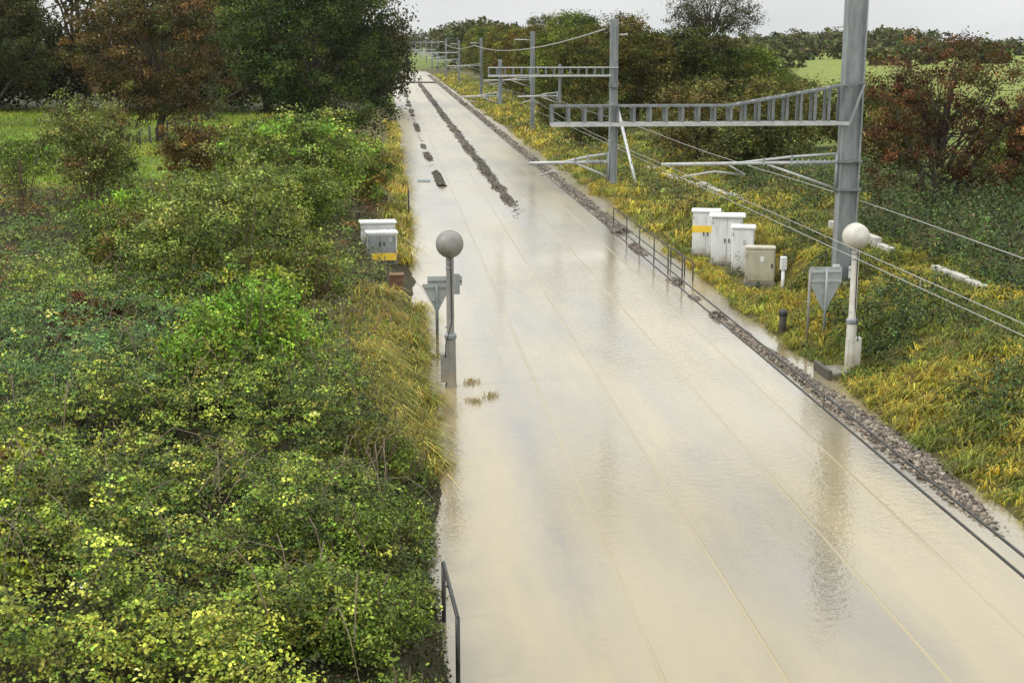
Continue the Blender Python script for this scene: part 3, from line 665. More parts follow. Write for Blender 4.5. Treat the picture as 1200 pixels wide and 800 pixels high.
# ------------------------------------------------------------------ right verge
rg = rs(23)
def verge(nt_, nb_, y0, y1, x0, x1, L, wd, pw=1.0, rad=.16, keep=None, yl_=None, gf=.10):
    """tussocks: drooping blades radiating from each crown"""
    y = y0 + (y1 - y0) * rg.rand(nt_) ** pw; x = x0 + (x1 - x0) * rg.rand(nt_)
    g0 = gz(x, y); k = (g0 > .012) & ~((np.abs(x - 11.5) < .55) & (y > 40.8) & (y < 48.5)); k = k if keep is None else (k & keep(x, y)); x, y = x[k], y[k]; m = len(x)
    gr = sstep(.44, .60, fbm(x, y, 1.8, 25) + .12 * sstep(11.6, 14.5, x) - .05)[:, None]
    yl = pick(rg, m, yl_ or [(.46, .37, .05), (.38, .33, .05), (.30, .26, .045), (.26, .29, .045), (.32, .25, .05)])
    gn = pick(rg, m, [(.11, .16, .028), (.16, .20, .035), (.22, .24, .045), (.13, .12, .035)])
    tc_ = jit(rg, np.where(rg.rand(m, 1) < gf + .03 + (.8 if gf < .3 else 0) * gr, gn, yl), .22); tl = L * (.55 + .8 * rg.rand(m)) * (.6 + .8 * vn(x, y, .9, 15))
    idx = np.repeat(np.arange(m), nb_); n = len(idx)
    a_ = rg.rand(n) * 6.283; d = np.stack([np.cos(a_), np.sin(a_)], -1); rr = rad * rg.rand(n)
    px, py = x[idx] + d[:, 0] * rr, y[idx] + d[:, 1] * rr
    ll = tl[idx] * (.5 + .7 * rg.rand(n)); le = .6 + .7 * rg.rand(n)
    P = np.stack([px, py, gz(px, py) - .02], -1)
    d3 = np.concatenate([d, np.zeros((n, 1))], 1); s3 = np.stack([-d[:, 1], d[:, 0], 0 * a_], -1) * (wd * (.7 + .6 * rg.rand(n)))[:, None]
    up = np.array([[0, 0, 1.]]); l1 = ll[:, None]; e1 = le[:, None]
    mid = P + up * l1 * (.62 - .2 * e1) + d3 * l1 * .30 * e1; tip = mid + up * l1 * (.30 - .55 * e1) + d3 * l1 * .5 * e1
    v = np.stack([P - s3, P + s3, mid + s3 * .9, mid - s3 * .9, tip], 1).reshape(-1, 3); o = (np.arange(n) * 5)[:, None]
    return v, [o + np.array([[0, 1, 2, 3]]), o + np.array([[3, 2, 4]])], np.repeat(jit(rg, tc_[idx], .18), 5, 0)
def join(name, parts, mat_, label, cat):
    vv, ff, c_ = [], [], []; off = 0
    for v, F, c in parts:
        vv.append(v); ff += [f_ + off for f_ in F]; c_.append(c); off += len(v)
    o = link(name, npmesh(name, np.concatenate(vv), ff, np.concatenate(c_)), mat_); tag(o, label, cat, kind='stuff'); return o
join('verge_grass', [verge(7000, 13, 17, 50, 10, 15.8, .37, .0125), verge(3000, 11, 50, 100, 10.2, 18, .6, .022, 1.3, .25), verge(1800, 8, 100, 330, 10.2, 16, .8, .05, 1.5, .5)], M['grass'], 'tussocky yellow and green grass on the right verge', 'grass')

# straw-coloured grass fringing the left edge of the flood
STR = [(.48, .38, .085), (.54, .44, .13), (.34, .30, .055), (.22, .24, .05), (.36, .25, .06)]
def kl(x, y): return (x > -.75 - .75 * np.sin(np.clip((y - 23.5) / 13.5, 0, 1) * 3.14) + 1.2 * (fbm(x, y, 1.2, 3) - .5)) & (fbm(x, y, 1.6, 35) > .25)
def kf(x, y): return (x > -.2 + 1.2 * (fbm(x, y, 3.0, 13) - .5)) & ~((y > 38.5) & (y < 47)) & (fbm(x, y, 2.6, 37) > .42)
join('straw_grass', [verge(3000, 17, 23, 38, -1.9, .75, .68, .009, 1, .14, kl, STR, .32), verge(1900, 15, 37, 130, -1.0, 1.1, .85, .018, 1.3, .25, kf, STR, .32)], M['grass'], 'straw yellow grass fringing the left edge of the flood', 'grass')

# low green weeds and brambles on the right bank
def weeds(name, ncl, nl, x0, x1, y0, y1, sz, label, cols, hgt, thr, pw=1.0, seed=0, rad=.25):
    x = x0 + (x1 - x0) * rg.rand(ncl); y = y0 + (y1 - y0) * rg.rand(ncl) ** pw
    pf = fbm(x, y, 2.4, 44 + seed); k = (pf > thr) & (gz(x, y) > .05) & ~((np.abs(x - 14.5) < .75) & (y < 82))
    x, y, pf = x[k], y[k], pf[k]; m = len(x)
    h = hgt * sstep(thr - .05, thr + .16, pf) * (.25 + 1.1 * rg.rand(m)); r_ = rad * (.5 + rg.rand(m))
    idx = np.repeat(np.arange(m), nl); n = len(idx)
    d = rg.randn(n, 3); d /= np.linalg.norm(d, axis=1, keepdims=True)
    t = rg.rand(n)
    C = np.stack([x, y, gz(x, y)], -1)[idx] + d * (r_[idx] * (1 - .5 * t))[:, None] * np.array([[1, 1, .25]])
    C[:, 2] += .04 + h[idx] * t
    col = jit(rg, pick(rg, m, cols), .3)
    o = link(name, leafmesh(name, C, d * .6 + np.array([[0, -.2, .7]]) + .4 * rg.randn(n, 3), sz * (.6 + .8 * rg.rand(n)), jit(rg, col[idx], .2), rg, asp=.5), M['leaf'])
    tag(o, label, 'weeds', kind='stuff')
weeds('bank_weeds', 4600, 18, 11, 17.5, 18, 44, .08, 'dark green weeds spreading through the yellow grass of the near right verge', [(.04, .075, .018), (.065, .11, .025), (.028, .048, .014), (.10, .11, .03)], .7, .44, rad=.22)
weeds('bank_weeds', 4600, 19, 13.5, 26, 28, 62, .105, 'tall dark nettles and scrub behind the large mast', [(.05, .09, .02), (.075, .125, .028), (.03, .05, .014), (.09, .08, .03)], 1.3, .30, seed=3, rad=.3)
weeds('bank_weeds', 3600, 15, 11.6, 24, 52, 125, .13, 'rough green scrub on the right bank between the masts', [(.08, .12, .025), (.14, .19, .03), (.05, .06, .018), (.13, .09, .035)], 1.0, .44, 1.2, seed=6, rad=.4)

# ------------------------------------------------------------------ right bank shrubs and trees
HAW = [(.105, .042, .020), (.075, .034, .018), (.13, .062, .026), (.08, .062, .02), (.08, .09, .026)]
def hstems(mb, rg):
    for dx, dy, tx, tz in ((-.5, .1, -1.8, 4.2), (.4, 0, 1.9, 4.4), (.1, .3, .5, 5.2), (-.2, -.3, -.6, 4.8), (.8, 0, 3.0, 4.0)):
        mb.tube([(dx * .4, dy, -.2), (dx, dy, 1.2), (dx + (tx - dx) * .5, dy, 2.6), (tx, dy, tz)], [.11, .085, .06, .025], 6)
make_tree('red_hawthorn', at(18.9, 46), [(0, 0, 4.4, 3.0, 2.4, 1.7), (-1.5, -.3, 3.2, 1.5, 1.4, 1.7), (2.2, 0, 4.0, 2.2, 1.8, 1.7), (.9, 0, 5.2, 1.6, 1.5, .9), (-.9, 0, 4.9, 1.3, 1.2, .8), (3.4, 0, 2.8, 1.4, 1.4, 1.4), (-1.9, -.4, 1.6, .9, .9, 1.2), (.4, -.6, 2.6, 2.2, 1.2, 1.4), (1.8, -.4, 1.8, 1.6, 1.2, 1.2)],
          (.1, 0, 3.6), .14, HAW, 'dark red hawthorn tree right of the large mast', 'tree', 301, 380, 72, .30, .09, nbr=80, extra=hstems, shell=.45)
OLB = [(.085, .095, .028), (.12, .12, .035), (.06, .065, .02), (.12, .085, .035)]
WIL = [(.12, .09, .04), (.16, .125, .055), (.09, .08, .03), (.12, .12, .04)]
GRN = [(.09, .115, .028), (.125, .15, .034), (.06, .08, .02)]
RUS = [(.125, .08, .028), (.10, .075, .025), (.09, .09, .026)]
def hedge(x, y, w, h, cols, label, seed, name='hedge_bush', leaf=.14, nclump=190):
    return make_tree(name, at(x, y), [(0, 0, h * .5, w * .5, w * .42, h * .5), (-w * .25, 0, h * .42, w * .3, w * .3, h * .36), (w * .26, -.3, h * .45, w * .3, w * .3, h * .38), (0, -.5, h * .74, w * .3, w * .28, h * .26)],
                     (0, 0, h * .7), .12, gain(cols, G_TREE * np.array([1, 1.05, 1])), label, 'bush', seed, nclump, 50, .5, leaf * 1.18, nbr=22, group='bushes behind the right bank', cn=('stems', 'foliage'), asp=.5)
hedge(17.6, 78, 5.2, 4.6, WIL, 'brown willowy bush right of the second mast', 311)
hedge(21.2, 76, 5.4, 4.8, WIL + OLB[:2], 'brown and olive willow bush above the middle of the long boom', 312)
hedge(24.6, 80, 5.2, 4.2, OLB, 'olive bush above the rising end of the long boom', 313)
hedge(27.8, 78, 5.0, 3.8, GRN + OLB, 'green bush just left of the large mast', 314)
hedge(23.0, 62, 4.2, 3.2, OLB, 'dark olive bush below the long boom beside the large mast', 315)
hedge(18.0, 66, 3.8, 3.0, [(.05, .055, .018), (.075, .08, .024)], 'low dark bush below the middle of the long boom', 316)
hedge(25.5, 52, 5.0, 3.6, GRN, 'green bush behind the dark red hawthorn', 317)
hedge(29.0, 60, 5.0, 3.4, OLB + RUS[:1], 'olive bush far behind the dark red hawthorn', 318)
hedge(32.0, 84, 5.6, 3.4, GRN, 'pale green bush at the edge of the right-hand fields', 319)
hedge(14.6, 97, 3.6, 2.4, [(.06, .06, .022), (.085, .08, .03), (.09, .11, .03)], 'low dark bush on the bank left of the second mast', 320)
hedge(14.8, 118, 3.8, 2.6, OLB, 'low olive bush at the foot of the third mast', 321)
hedge(24.0, 40.5, 4.0, 2.6, GRN + OLB[:1], 'dark green bush at the right edge below the red hawthorn', 322, nclump=170, leaf=.11)

wood = [  # x, y, width, height, palette, label
    (24.5, 112, 9, 7.8, OLB, 'olive tree under the thin-crowned tree behind the right bank'),
    (30.0, 116, 6.5, 6.0, GRN, 'green tree right of the thin-crowned tree'),
    (19.5, 108, 7, 7.6, RUS, 'russet tree just right of the second mast'),
    (34.5, 122, 6, 3.9, GRN, 'lighter green tree ending the lineside wood above the right-hand fields'),
    (18.0, 126, 7, 8.6, OLB, 'olive tree directly behind the second mast'),
    (16.8, 138, 6.5, 8.6, GRN, 'yellow-green tree left of the second mast'),
    (23, 136, 8, 9.4, RUS, 'russet brown tree standing back between second mast and thin-crowned tree'),
    (16.6, 152, 7, 9.0, OLB, 'olive tree between the second and third masts'),
    (22, 158, 8, 10.4, GRN, 'tall green tree rising between the second and third masts'),
    (17.0, 170, 7, 8.8, RUS, 'russet tree right of the third mast'),
    (17.4, 190, 8, 9.2, OLB, 'olive tree behind the third mast'),
    (24, 186, 9, 10.8, GRN, 'green tree standing back behind the third mast'),
    (18.0, 212, 8, 9.6, OLB, 'dark olive tree left of the third mast'),
    (18.0, 236, 8, 9.6, GRN, 'green tree above the fourth and fifth masts'),
    (25, 225, 9, 11.0, OLB, 'tall olive tree standing back left of the third mast'),
    (18.5, 262, 9, 10.0, OLB, 'dark tree in the distant wood, just left of the fourth mast'),
    (19.0, 290, 9, 10.2, GRN, 'distant green tree near the vanishing line of masts'),
]
protos = {}
for i, (x, y, w, h, pal, lb) in enumerate(wood):
    key = id(pal)
    if key not in protos:
        a = h / 9.0; b_ = w / 8.0
        t = make_tree('lineside_tree', at(x, y), [(0, 0, 4.6, 4.0, 3.6, 4.2), (-2.2, -.6, 3.4, 2.4, 2.4, 2.8), (2.3, -.4, 3.8, 2.4, 2.4, 2.8), (.3, -.4, 6.6, 2.8, 2.6, 2.4), (-1.4, -.5, 6.0, 2.0, 2, 2.0)], (0, 0, 6.5), .26, gain(pal, G_TREE * np.array([1, 1.1, .95])), lb, 'tree', 330 + i, 330, 58, .6, .205, nbr=26, group='trees of the lineside wood', mat_='leaf_far')
        t.scale = (b_, b_, a); protos[key] = (t, a, b_)
    else:
        t, a, b_ = protos[key]
        copy_tree(t, at(x, y), (w / 8., w / 8., h / 9.), i * 1.3, lb, group='trees of the lineside wood')
# thin-crowned tree
def bare(mb, rg):
    for i in range(34):
        a = rg.rand() * 6.28; r_ = 3.7 * rg.rand() ** .5; h = 9.6 + 1.0 * rg.rand() - .11 * r_ ** 2
        s = np.array([math.cos(a) * r_ * .25, math.sin(a) * r_ * .25, 7.0]); t = np.array([math.cos(a) * r_, math.sin(a) * r_, h])
        m_ = s + (t - s) * .55 + rg.randn(3) * .25
        mb.tube([tuple(s), tuple(m_), tuple(t)], [.06, .04, .012], 4, cap=False)
make_tree('thin_crowned_tree', at(26.6, 114), [(0, 0, 8.8, 3.7, 3, 2.1), (-2.0, 0, 8.0, 2.0, 1.8, 1.6), (2.4, 0, 8.0, 2.0, 1.8, 1.5)], (0, 0, 9.2), .24, [(.05, .055, .02), (.07, .06, .025)],
          'rounded thin-crowned tree standing above the lineside wood against the sky', 'tree', 360, 560, 22, .36, .125, nbr=30, extra=bare, shell=.35)

# far woodland that reads as one mass
rg = rs(31)
spots = []
for i in range(60):   # closing the line ahead
    spots.append((-70 + 95 * rg.rand(), 330 + 170 * rg.rand(), 5, 10.2 + 2.0 * rg.rand()))
for i in range(24):
    spots.append((-12 + 40 * rg.rand(), 720 + 50 * rg.rand(), 7, 10 + 2.5 * rg.rand()))
for i in range(30):
    spots.append((19 + 9 * rg.rand(), 300 + 200 * rg.rand(), 5, 10.5 + 1.5 * rg.rand()))
for i in range(150):  # across the right-hand fields
    f = rg.rand(); spots.append((60 + 128 * f, 450 + 60 * rg.rand(), 5, 5.6 + 3.0 * rg.rand() * rg.rand() + 1.0 * math.sin(f * 9)))
for i in range(40):
    f = rg.rand(); yy_ = 190 + 120 * rg.rand(); spots.append((34 + (.27 * yy_ - 34) * f, yy_, 4, 4.0 + 1.5 * rg.rand()))
for i in range(34):   # hedges and bushes dividing the right-hand fields
    row = 1 + rg.randint(2); yy_ = (205, 270, 345)[row] + 8 * rg.rand(); spots.append(((.27 + .30 * rg.rand()) * yy_, yy_, 3.2, (2.6, 2.6, 3.4)[row] + 1.6 * rg.rand()))
Cs, Ns, cs, ss = [], [], [], []
for (x, y, r_, h) in spots:
    if -2 < x < 16 and y < 700: continue
    z0 = float(gz(x, y)); nc, nl = 22, 15
    C, Nn, c, cc = crown_leaves(rg, [(0, 0, h * .5, r_, r_, h * .5), (rg.randn() * 2, 0, h * .62, r_ * .6, r_ * .6, h * .34)], nc, nl, 1.3, [(.055, .075, .024), (.085, .105, .03), (.075, .065, .028), (.10, .10, .032)], cjit=.25)
    Cs.append(C + np.array([[x, y, z0]])); Ns.append(Nn); cs.append(c); ss.append(np.full(len(C), .95))
C = np.concatenate(Cs)
o = link('far_woodland', leafmesh('far_woodland', C, np.concatenate(Ns), np.concatenate(ss) * (.6 + .8 * rg.rand(len(C))), np.concatenate(cs), rg, asp=.8), M['leaf_tree'])
tag(o, 'distant woodland closing the horizon beyond fields and track', 'woodland', kind='stuff')

# ------------------------------------------------------------------ overhead line masts
def hsection(mb, D, B, z0, z1, tf=.035, tw=.03):
    """I-section: deep side D along x, flange width B along y"""
    poly = [(-D / 2, -B / 2), (-D / 2 + tf, -B / 2), (-D / 2 + tf, -tw / 2), (D / 2 - tf, -tw / 2), (D / 2 - tf, -B / 2), (D / 2, -B / 2), (D / 2, B / 2), (D / 2 - tf, B / 2), (D / 2 - tf, tw / 2), (-D / 2 + tf, tw / 2), (-D / 2 + tf, B / 2), (-D / 2, B / 2)]
    n = len(mb.v); m = len(poly)
    mb.v += [(x, y, z0) for x, y in poly] + [(x, y, z1) for x, y in poly]
    for i in range(m):
        j = (i + 1) % m; mb.f.append((n + i, n + j, n + m + j, n + m + i))
    a = lambda o: [(o + 0, o + 1, o + 10, o + 11), (o + 1, o + 2, o + 9, o + 10)[:0] or (o + 2, o + 3, o + 8, o + 9), (o + 4, o + 5, o + 6, o + 7)]
    for q in a(n): mb.f.append(tuple(reversed(q)))
    for q in a(n + m): mb.f.append(q)
    return mb
def beam(mb, p, q, w, h):
    """rectangular bar between two points in an x-z plane, w along y, h across"""
    p, q = Vector(p), Vector(q); d = (q - p).normalized(); u = Vector((0, 1, 0)) * (w / 2); v = d.cross(Vector((0, 1, 0))).normalized() * (h / 2)
    n = len(mb.v)
    for c in (p, q):
        for a, b in ((-1, -1), (1, -1), (1, 1), (-1, 1)):
            k = c + u * a + v * b; mb.v.append((k.x, k.y, k.z))
    mb.f += [tuple(n + i for i in f_) for f_ in ((0, 1, 2, 3), (7, 6, 5, 4), (0, 4, 5, 1), (1, 5, 6, 2), (2, 6, 7, 3), (3, 7, 4, 0))]
    return mb
def insulator(p, q, r=.06, k=7):
    """ribbed insulator along a segment"""
    mb = MB(); p, q = Vector(p), Vector(q); pts, rr = [], []
    for i in range(k * 4 + 1):
        pts.append(tuple(p + (q - p) * (i / (k * 4)))); rr.append(r if i % 4 == 2 else r * .45)
    return mb.tube(pts, rr, 8)
def cantilever(root, xa, za, xe, drop, s=1.0, mname='galv_pale'):
    """bracket arm from x=xa (post side) to the wire at x=xe, relative to the root"""
    arm = empty('cantilever_arm', (0, 0, 0)); arm.parent = root
    L = xa - xe
    MB().tube([(xa, 0, za), (xa - .42 * L, 0, za + .0), (xe, 0, za - .02)], .034 * s, 7).build('top_tube', M[mname], arm, smooth=True)
    MB().tube([(xa + .02, 0, za + .16 * s), (xa - .26 * L, 0, za + .11 * s), (xa - .56 * L, 0, za + .01)], .024 * s, 7).build('upper_tube', M[mname], arm, smooth=True)
    for q in (.26, .42): MB().box(xa - q * L - .03, xa - q * L + .03, -.045, .045, za - .06, za + (.14 if q < .3 else .08) * s).build('tube_clamp', M['galv'], arm)
    insulator((xa - .05 * L, 0, za - .0), (xa - .24 * L, 0, za), .07 * s, 6).build('insulator', M['galv'], arm, smooth=True)
    MB().tube([(xa, 0, za - drop), (xa - .40 * L, 0, za - .03)], .024 * s, 6).build('stay_tube', M[mname], arm, smooth=True)
    MB().tube([(xa + .02, 0, za + .26), (xa + .02, 0, za - drop - .1)], .04 * s, 6).build('hinge_bar', M['galv'], arm, smooth=True)
    MB().tube([(xa - .62 * L, 0, za - .03), (xa - .52 * L, 0, za - .32), (xa - .70 * L, 0, za - .22), (xe + .12 * L, 0, za - .36)], .02 * s, 6).build('registration_arm', M[mname], arm, smooth=True)
    return arm
ZM = {}
def mast(x, y, ztop, label, D=.6, B=.32, zb=None):
    z0 = float(gz(x, y)) if zb is None else zb
    r_ = empty('overhead_line_mast', (x, y, 0)); tag(r_, label, 'mast', 'overhead line masts along the right bank')
    hsection(MB(), D, B, z0 - .4, ztop).build('post', M['galv'], r_)
    MB().box(-.5, .5, -.45, .45, z0 - .5, z0 + .12, .05).build('foundation', M['concrete_dark'], r_)
    return r_, z0
def boom(root, xl, xkink, xm, zlow, ztop, zhigh, wy, nb_flat, nb_rise, chord='galv_dark'):
    """ladder boom: level part from xl to xkink, rising top chord to the post at xm (root coordinates)"""
    b = empty('boom', (0, 0, 0)); b.parent = root
    for sgn in (-1, 1):
        yy = sgn * wy
        mb = beam(MB(), (xl, yy, ztop), (xkink, yy, ztop), .09, .055); beam(mb, (xkink, yy, ztop), (xm + .28, yy, zhigh), .09, .055)
        mb.build('top_chord', M[chord], b)
        beam(MB(), (xl, yy, zlow), (xm - .1, yy, zlow), .09, .10).build('bottom_chord', M['galv_pale'], b)
        xs = list(np.linspace(xl + .03, xkink, nb_flat)) + list(np.linspace(xkink, xm - .3, nb_rise + 1)[1:])
        for xx in xs:
            zt = ztop if xx <= xkink else ztop + (zhigh - ztop) * (xx - xkink) / (xm + .28 - xkink)
            MB().box(xx - .035, xx + .035, yy - .03, yy + .03, zlow + .05, zt - .024).build('batten', M['galv_dark'], b)
        if nb_rise:
            beam(MB(), (xm - .08, yy - sgn * .0, zlow + .03), (xm + .27, yy, zhigh - .05), .06, .07).build('gusset_strut', M['galv'], b)
    # plate lacing across the top of the boom
    mb = MB()
    nlace = nb_flat + nb_rise
    for i in range(nlace):
        xx = xl + (xm - xl) * (i + .5) / nlace
        zt = ztop if xx <= xkink else ztop + (zhigh - ztop) * (xx - xkink) / (xm + .28 - xkink)
        MB().box(xx - .06, xx + .06, -wy + .05, wy - .05, zt - .02, zt + .012).build('lacing_plate', M['galv_pale'], b)
    return b
# large near mast
X1, Y1 = 12.62, 37.0
m1, z1 = mast(X1, Y1, 8.9, 'large galvanised steel mast with long ladder boom over the tracks', .56, .34)
boom(m1, 4.32 - X1, 9.22 - X1, 0, 5.44, 5.93, 6.55, .2, 12, 8)
for zz in (4.40, 3.62):
    MB().box(-.34, .34, -.21, .21, zz - .03, zz + .03).build('clamp_band', M['galv_dark'], m1)
MB().box(-.36, -.16, -.215, -.20, 1.25, 1.55).build('number_plate', M['white'], m1)
MB().box(.10, .28, -.215, -.20, 1.15, 1.5).build('number_plate', M['white_door'], m1)
cantilever(m1, -.34, 4.36, 7.38 - X1, .72, 1.5)
hsection(MB(), .18, .16, 3.85, 6.02, .016, .014).build('drop_post', M['galv'], m1, (6.05 - X1, 0, 0))
cantilever(m1, 6.0 - X1 - .1, 4.42, 3.75 - X1, .4, 1.4)
# second mast
X2, Y2 = 12.2, 75.0
m2, z2 = mast(X2, Y2, 8.85, 'second steel mast along the right bank, with a white raking strut', .42, .3)
boom(m2, 5.34 - X2, -.6, -.05, 5.84, 6.28, 6.28, .16, 15, 0, 'galv_pale')
hsection(MB(), .2, .18, 4.35, 6.7, .016, .014).build('drop_post', M['galv'], m2, (6.0 - X2, 0, 0))
hsection(MB(), .14, .14, 4.35, 6.45, .014, .012).build('drop_post', M['galv'], m2, (9.25 - X2, 0, 0))
cantilever(m2, 9.1 - X2, 4.75, 6.95 - X2, .35, 1.2)
cantilever(m2, 5.85 - X2, 4.75, 3.75 - X2, .35, 1.2)
MB().tube([(.18, -.25, 4.2), (.45, -5.3, .25)], .085, 8).build('raking_strut', M['galv_pale'], m2, smooth=True)
MB().box(.15, .75, -5.6, -5.0, -.2, .32, .05).build('strut_foot', M['black'], m2)
MB().box(-.24, .24, -.19, .19, 5.2, 5.45).build('clamp_band', M['galv_dark'], m2)
MB().tube([(.2, 0, 8.0), (.75, 0, 8.02)], .05, 6).build('insulator', M['galv_pale'], m2, smooth=True)
# masts further away
far = [(12.1, 117, 8.5, 'third steel mast along the right bank with a top outrigger bracket'), (12.6, 190, 8.2, 'fourth mast along the right bank, slim against the dark wood'),
       (12.6, 250, 8.0, 'fifth mast along the right bank, slim and pale'), (12.0, 292, 8.4, 'sixth mast along the right bank, near the vanishing point'),
       (12.4, 352, 8.3, 'seventh mast along the right bank, tiny in the distance'), (12.4, 400, 8.3, 'eighth mast along the right bank, fourth from the far end'),
       (12.4, 460, 8.3, 'ninth mast along the right bank, third from the far end'), (12.4, 540, 8.3, 'tenth mast along the right bank, next to the farthest'), (12.4, 640, 8.3, 'farthest mast of the row along the right bank')]
for i, (x, y, zt, lb) in enumerate(far):
    r_, z0 = mast(x, y, zt, lb, .36, .3)
    cantilever(r_, -.2, 4.5, 8.0 - x, .6, 1.25 + .15 * i)
    MB().tube([(-.15, 0, zt - .7), (-1.5, 0, zt - .65), (-1.5, 0, zt - 1.3)], .045 + .008 * i, 6).build('outrigger', M['galv_pale'], r_, smooth=True)
    if i in (2, 4): MB().box(-7, -.2, -.06, .06, 5.75, 5.93).build('boom', M['galv_pale'], r_)

# ------------------------------------------------------------------ wires
def wire(name, pts, r_, mt, label, cat='wire'):
    o = MB().tube(pts, r_, 6).build(name, M[mt], smooth=True); tag(o, label, cat, 'overhead wires'); return o
def wpath(x, zf, ys): return [(x, y, zf(y)) for y in ys]
ysn = list(np.linspace(-40, 37, 12)) + list(np.linspace(42, 75, 8)) + list(np.linspace(80, 117, 8)) + list(np.linspace(124, 420, 40))
def mess(base):
    sup = [-23, 37, 75, 117, 155, 190, 250, 292, 352, 395, 450]
    def f(y):
        if y <= 37: return base
        k = max(j for j in range(len(sup)) if sup[j] <= y); a, b = sup[k], sup[min(k + 1, len(sup) - 1)]
        t = (y - a) / max(1e-6, b - a); za = base if k <= 1 else base + .5
        return za * (1 - t) + (base + .5) * t - .25 * 4 * t * (1 - t) * .8
    return f
wire('contact_wire', wpath(3.98, lambda y: 4.27, ysn), .011, 'wire', 'lower dark wire over the left track, crossing the right ballast in view')
wire('catenary_wire', wpath(3.98, mess(4.40), ysn), .011, 'wire', 'upper dark wire over the left track, parallel to the lower one')
wire('contact_wire', wpath(7.45, lambda y: 4.20, ysn), .0065, 'wire_pale', 'lower pale wire over the right track, crossing the yellow verge in view')
wire('catenary_wire', wpath(7.45, mess(4.34), ysn), .0065, 'wire_pale', 'middle pale wire over the right track, crossing the verge in view')
wire('earth_wire', [(12.98, y, 3.25 + .06 * math.cos((y - 37) / 38 * 6.28)) for y in np.linspace(-40, 117, 40)], .012, 'wire_pale', 'thick pale wire passing behind the large mast')
for nm, x_, ba, r_, mt in (('catenary_wire', 3.98, 4.40, .006, 'wire'), ('catenary_wire.001', 7.45, 4.34, .005, 'wire_pale')):
    par = bpy.data.objects[nm]; f_ = mess(ba)
    for y_ in np.arange(12, 118, 6.5):
        MB().tube([(x_, y_, ba - .135), (x_, y_, f_(y_))], r_, 5).build('dropper', M[mt], par)
fe = []
for a, b, za, zb, sg in ((75, 190, 8.3, 7.2, .9), (190, 292, 7.2, 7.4, .7)):
    for t in np.linspace(0, 1, 12): fe.append((11.7, a + (b - a) * t, za + (zb - za) * t - sg * 4 * t * (1 - t)))
wire('feeder_wire', fe, .04, 'wire_pale', 'sagging pale cable strung between the tops of the distant masts')

# ------------------------------------------------------------------ lamp posts
def lamp_post(x, y, z0, h, mt, label, hx, box_side):
    t = empty('ball_lamp_post', (x, y, z0)); tag(t, label, 'lamp post', 'ball lamp posts either side of the line')
    MB().lathe([(.14, -.3), (.14, .0), (.125, .06), (.115, .85), (.115, 1.12), (.085, 1.18), (.085, h - .35), (.085, h - .1)], 16).build('post', M[mt], t, smooth=True)
    MB().lathe([(.125, 1.10), (.135, 1.12), (.135, 1.2), (.125, 1.22)], 16).build('collar', M['galv'], t, smooth=True)
    R0 = .30
    prof = [(R0 * math.sin(a), -R0 * math.cos(a)) for a in np.linspace(.02, math.pi - .02, 18)]
    hd = MB().lathe(prof, 28, (hx, -.05, h + .12), 'y').build('lamp_head', M[mt], t, smooth=True)
    MB().lathe([(R0 * .99, -.02), (R0 * 1.03, -.015), (R0 * 1.03, .015), (R0 * .99, .02)], 28, (hx, .03, h + .12), 'y').build('seam_ring', M[mt], hd, smooth=True)
    MB().box(min(box_side, 0) - .11, max(box_side, 0) + .11 if box_side < 0 else box_side + .11, -.1, .08, .12, .78, .02).build('junction_box', M[mt], t)
    MB().tube([(-.09, -.12, 1.4), (-.11, -.16, 1.4)], .02, 6).build('bolt', M['galv'], t)
    for zz in (h - .42, h - .30): MB().lathe([(.088, zz), (.1, zz + .008), (.1, zz + .03), (.088, zz + .038)], 14).build('clamp', M['galv'], t)
    MB().tube([(box_side, -.11, .7), (box_side * .95, -.12, 1.0), (.03, -.10, 1.5), (.02, -.10, h - .45), (hx * .5, -.2, h - .12)], .012, 6).build('cable', M['black'], t, smooth=True)
    return t
lamp_post(1.27, 30.0, 0, 3.12, 'lamp_grey', 'grey ball-headed lamp post standing in the flood on the left', .0, -.12)
lamp_post(10.62, 30.3, .12, 3.02, 'lamp_cream', 'pale ball-headed lamp post on a concrete base at the right verge', -.02, .12)
o = MB().box(10.05, 10.95, 29.9, 30.75, -.2, .13, .03).build('lamp_plinth', M['concrete_dark']); tag(o, 'low mossy concrete slab under the pale lamp post', 'plinth')
o = MB().box(9.93, 10.03, 29.75, 30.85, -.2, .24, .02).build('sleeper_edging', M['timber']); tag(o, 'dark upright timber edging at the water side of the lamp slab', 'timber')

# ------------------------------------------------------------------ sign backs
t = empty('triangular_sign', (1.12, 34.5, 0)); tag(t, 'back of a downward-pointing triangular sign beside the grey lamp post', 'sign')
MB().tube([(0, 0, -.25), (0, 0, 1.72)], .04, 10).build('post', M['galv_dark'], t, smooth=True)
MB().prism([(-.36, 1.56), (.36, 1.56), (.38, 1.52), (.04, .86), (-.04, .86), (-.38, 1.52)], .045, .06).build('sign_plate', M['sign_back'], t)
for zz in (1.46, 1.1): MB().box(-.3 if zz > 1.3 else -.12, .3 if zz > 1.3 else .12, .018, .045, zz - .02, zz + .02).build('stiffener', M['galv'], t)
t = empty('rail_sign', (1.42, 33.9, 0)); tag(t, 'small horizontal sign back behind the grey lamp post', 'sign')
MB().tube([(.0, 0, -.2), (.0, 0, 1.95)], .035, 8).build('post', M['galv_dark'], t, smooth=True)
MB().box(-.55, .32, .04, .055, 1.62, 1.86).build('sign_plate', M['sign_back'], t)
MB().box(-.55, .32, .018, .04, 1.70, 1.75).build('stiffener', M['galv_dark'], t)
MB().box(.0, .26, .0, .035, 1.4, 1.92).build('bracket', M['galv'], t)
t = empty('triangular_sign', at(10.92, 33.2)); tag(t, 'back of a tapered sign on two posts in front of the large mast', 'sign')
MB().tube([(0, 0, -.3), (0, 0, 1.75)], .035, 10).build('post', M['galv'], t, smooth=True)
